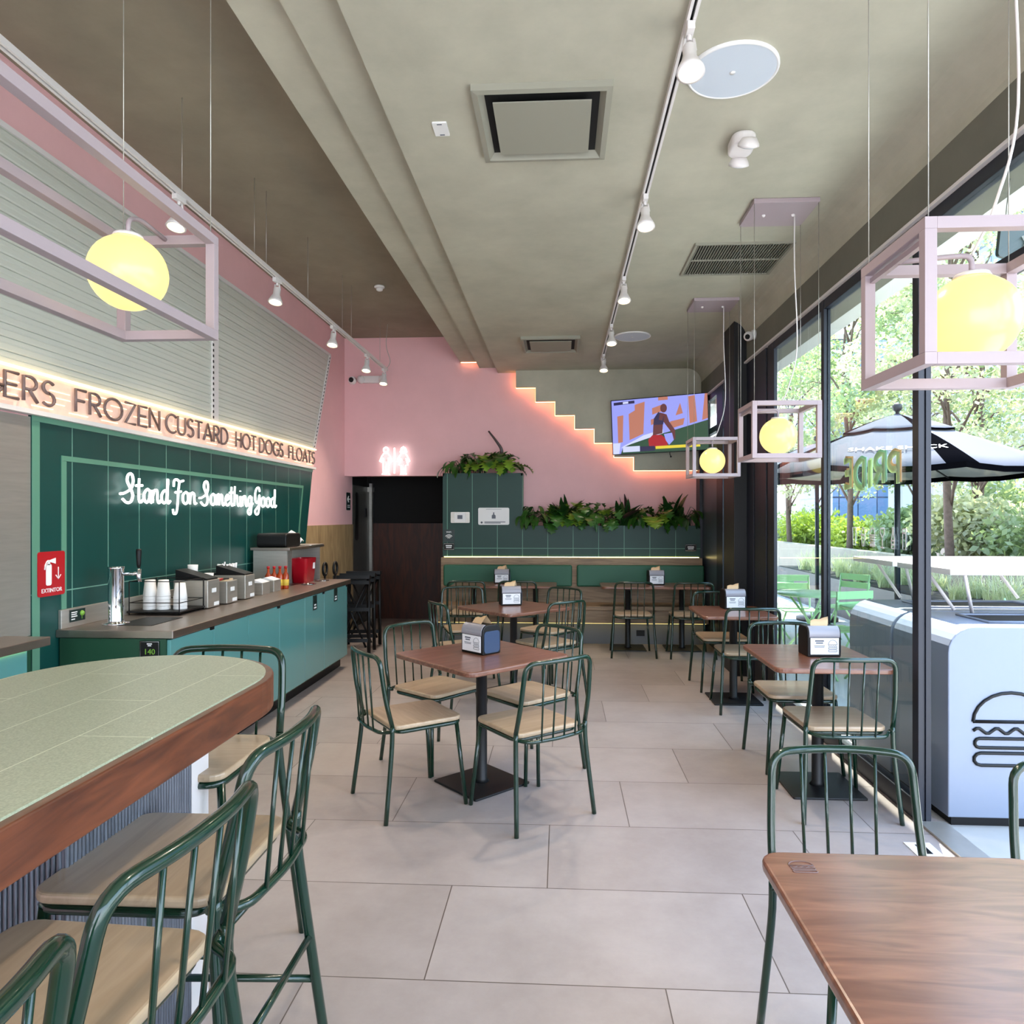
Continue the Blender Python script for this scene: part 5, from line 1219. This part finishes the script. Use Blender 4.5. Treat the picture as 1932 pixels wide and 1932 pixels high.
TR = [(6.2, 11.5, 6.8, 1.6, 'tree_leaf2', 'slender tree with a clear trunk right of the near window mullion'), (6.15, 15.3, 6.8, 1.6, 'tree_leaf', 'airy tree rising left of the parasol top'), (6.1, 19.0, 6.6, 1.6, 'tree_leaf2', 'slender dark trunked tree in the pane next to the column'),
      (7.4, 9.4, 7.0, 1.9, 'tree_leaf2', 'broad silvery tree at the right edge of the windows'), (7.8, 13.6, 7.2, 1.8, 'tree_leaf', 'tree farther back to the right of the parasol'), (8.5, 17.2, 7.0, 1.8, 'tree_leaf2', 'distant tree behind the parasol top'), (8.2, 23.0, 7.0, 2.0, 'tree_leaf', 'most distant tree seen past the dark column')]
for i, (x, y, h, cr, m_, lb) in enumerate(TR): tree(lb, x, y, h, cr, 100 + i, mats=m_, n=9500, L=.10, trunk=.075, blobs=26, low=.28)
def shrub(label, x, y, r, h, m_, seed, n=1500, L=.1):
    random.seed(seed); t = thing('shrub', label, 'shrub', (x, y, .53), group='shrubs behind the low concrete wall'); lf = MB(); st = MB()
    for i in range(5):
        c = (random.uniform(-.5, .5) * r, random.uniform(-.5, .5) * r, h * random.uniform(.35, .7)); st.tube([(0, 0, 0), c], .012, 5); leaves(lf, c, r * .62, n // 5, L, dens=.35)
    lf.build('foliage', m_, t); st.build('stems', 'bark', t)
SHR = [(6.6, 5.2, 1.1, 1.3, 'tree_leaf2'), (6.7, 7.0, 1.2, 1.6, 'tree_leaf2'), (6.8, 8.8, 1.2, 1.5, 'tree_leaf2'), (6.9, 10.6, 1.1, 1.2, 'tree_leaf'), (6.5, 12.4, 1.1, 1.5, 'tree_leaf2'), (6.5, 14.2, 1.0, 1.3, 'tree_leaf'), (6.6, 16.6, 1.0, .9, 'hedge_leaf'), (6.8, 20.0, 1.2, 1.0, 'hedge_leaf'), (7.9, 6.2, 1.3, 2.2, 'tree_leaf'), (8.3, 9.4, 1.3, 2.0, 'tree_leaf'), (8.6, 14.5, 1.5, 1.8, 'tree_leaf'), (7.2, 24.0, 1.5, 1.4, 'tree_leaf')]
for i, (x, y, r, h, m_) in enumerate(SHR):
    shrub({'tree_leaf': 'green bush', 'tree_leaf2': 'silvery bush', 'hedge_leaf': 'bright yellow green bush'}[m_] + ', number %s along the wall counted from the camera side' % ['one', 'two', 'three', 'four', 'five', 'six', 'seven', 'eight', 'nine', 'ten', 'eleven', 'twelve'][i], x + .55, y, r, h, m_, 200 + i, 4500, .13)
# far buildings
t = thing('glass_office_building', 'tall blue glass office building beyond the trees at the right', 'building', (34, 34, 0))
B(-16.5, 6, -24, 4.5, 0, 13.2).build('facade', 'facade', t); B(-16.6, 6, -24.1, 4.6, 13.2, 13.5).build('parapet', 'conc_out', t)
t = thing('glass_office_building', 'pale blue glass building farther back, seen between the mullions', 'building', (30, 58, 0))
B(-8, -2, 0, 8, 0, 16).build('facade', 'facade', t); B(-8.1, -1.9, -.1, 8.1, 16, 16.4).build('parapet', 'conc_out', t)
# street number sign under the eave
t = thing('hanging_sign', 'dark green hanging sign with a white numeral one outside above the doorway', 'sign', (2.06, 3.25, 2.76), rot=(0, R(8), R(20)))
MB().prism(rrect(-.13, .1, -.08, .08, .015), 1, 0, .015).build('plate', 'sign_dk', t); word('1', .0, .03, -.045, .05, .011, lambda u, v: (u, -.002, v)).build('numeral', 'white_paint', t)
MB().tube([(-.1, .007, .08), (-.1, .007, .35)], .004, 5).tube([(.08, .007, .08), (.08, .007, .35)], .004, 5).build('hangers', 'steel', t)
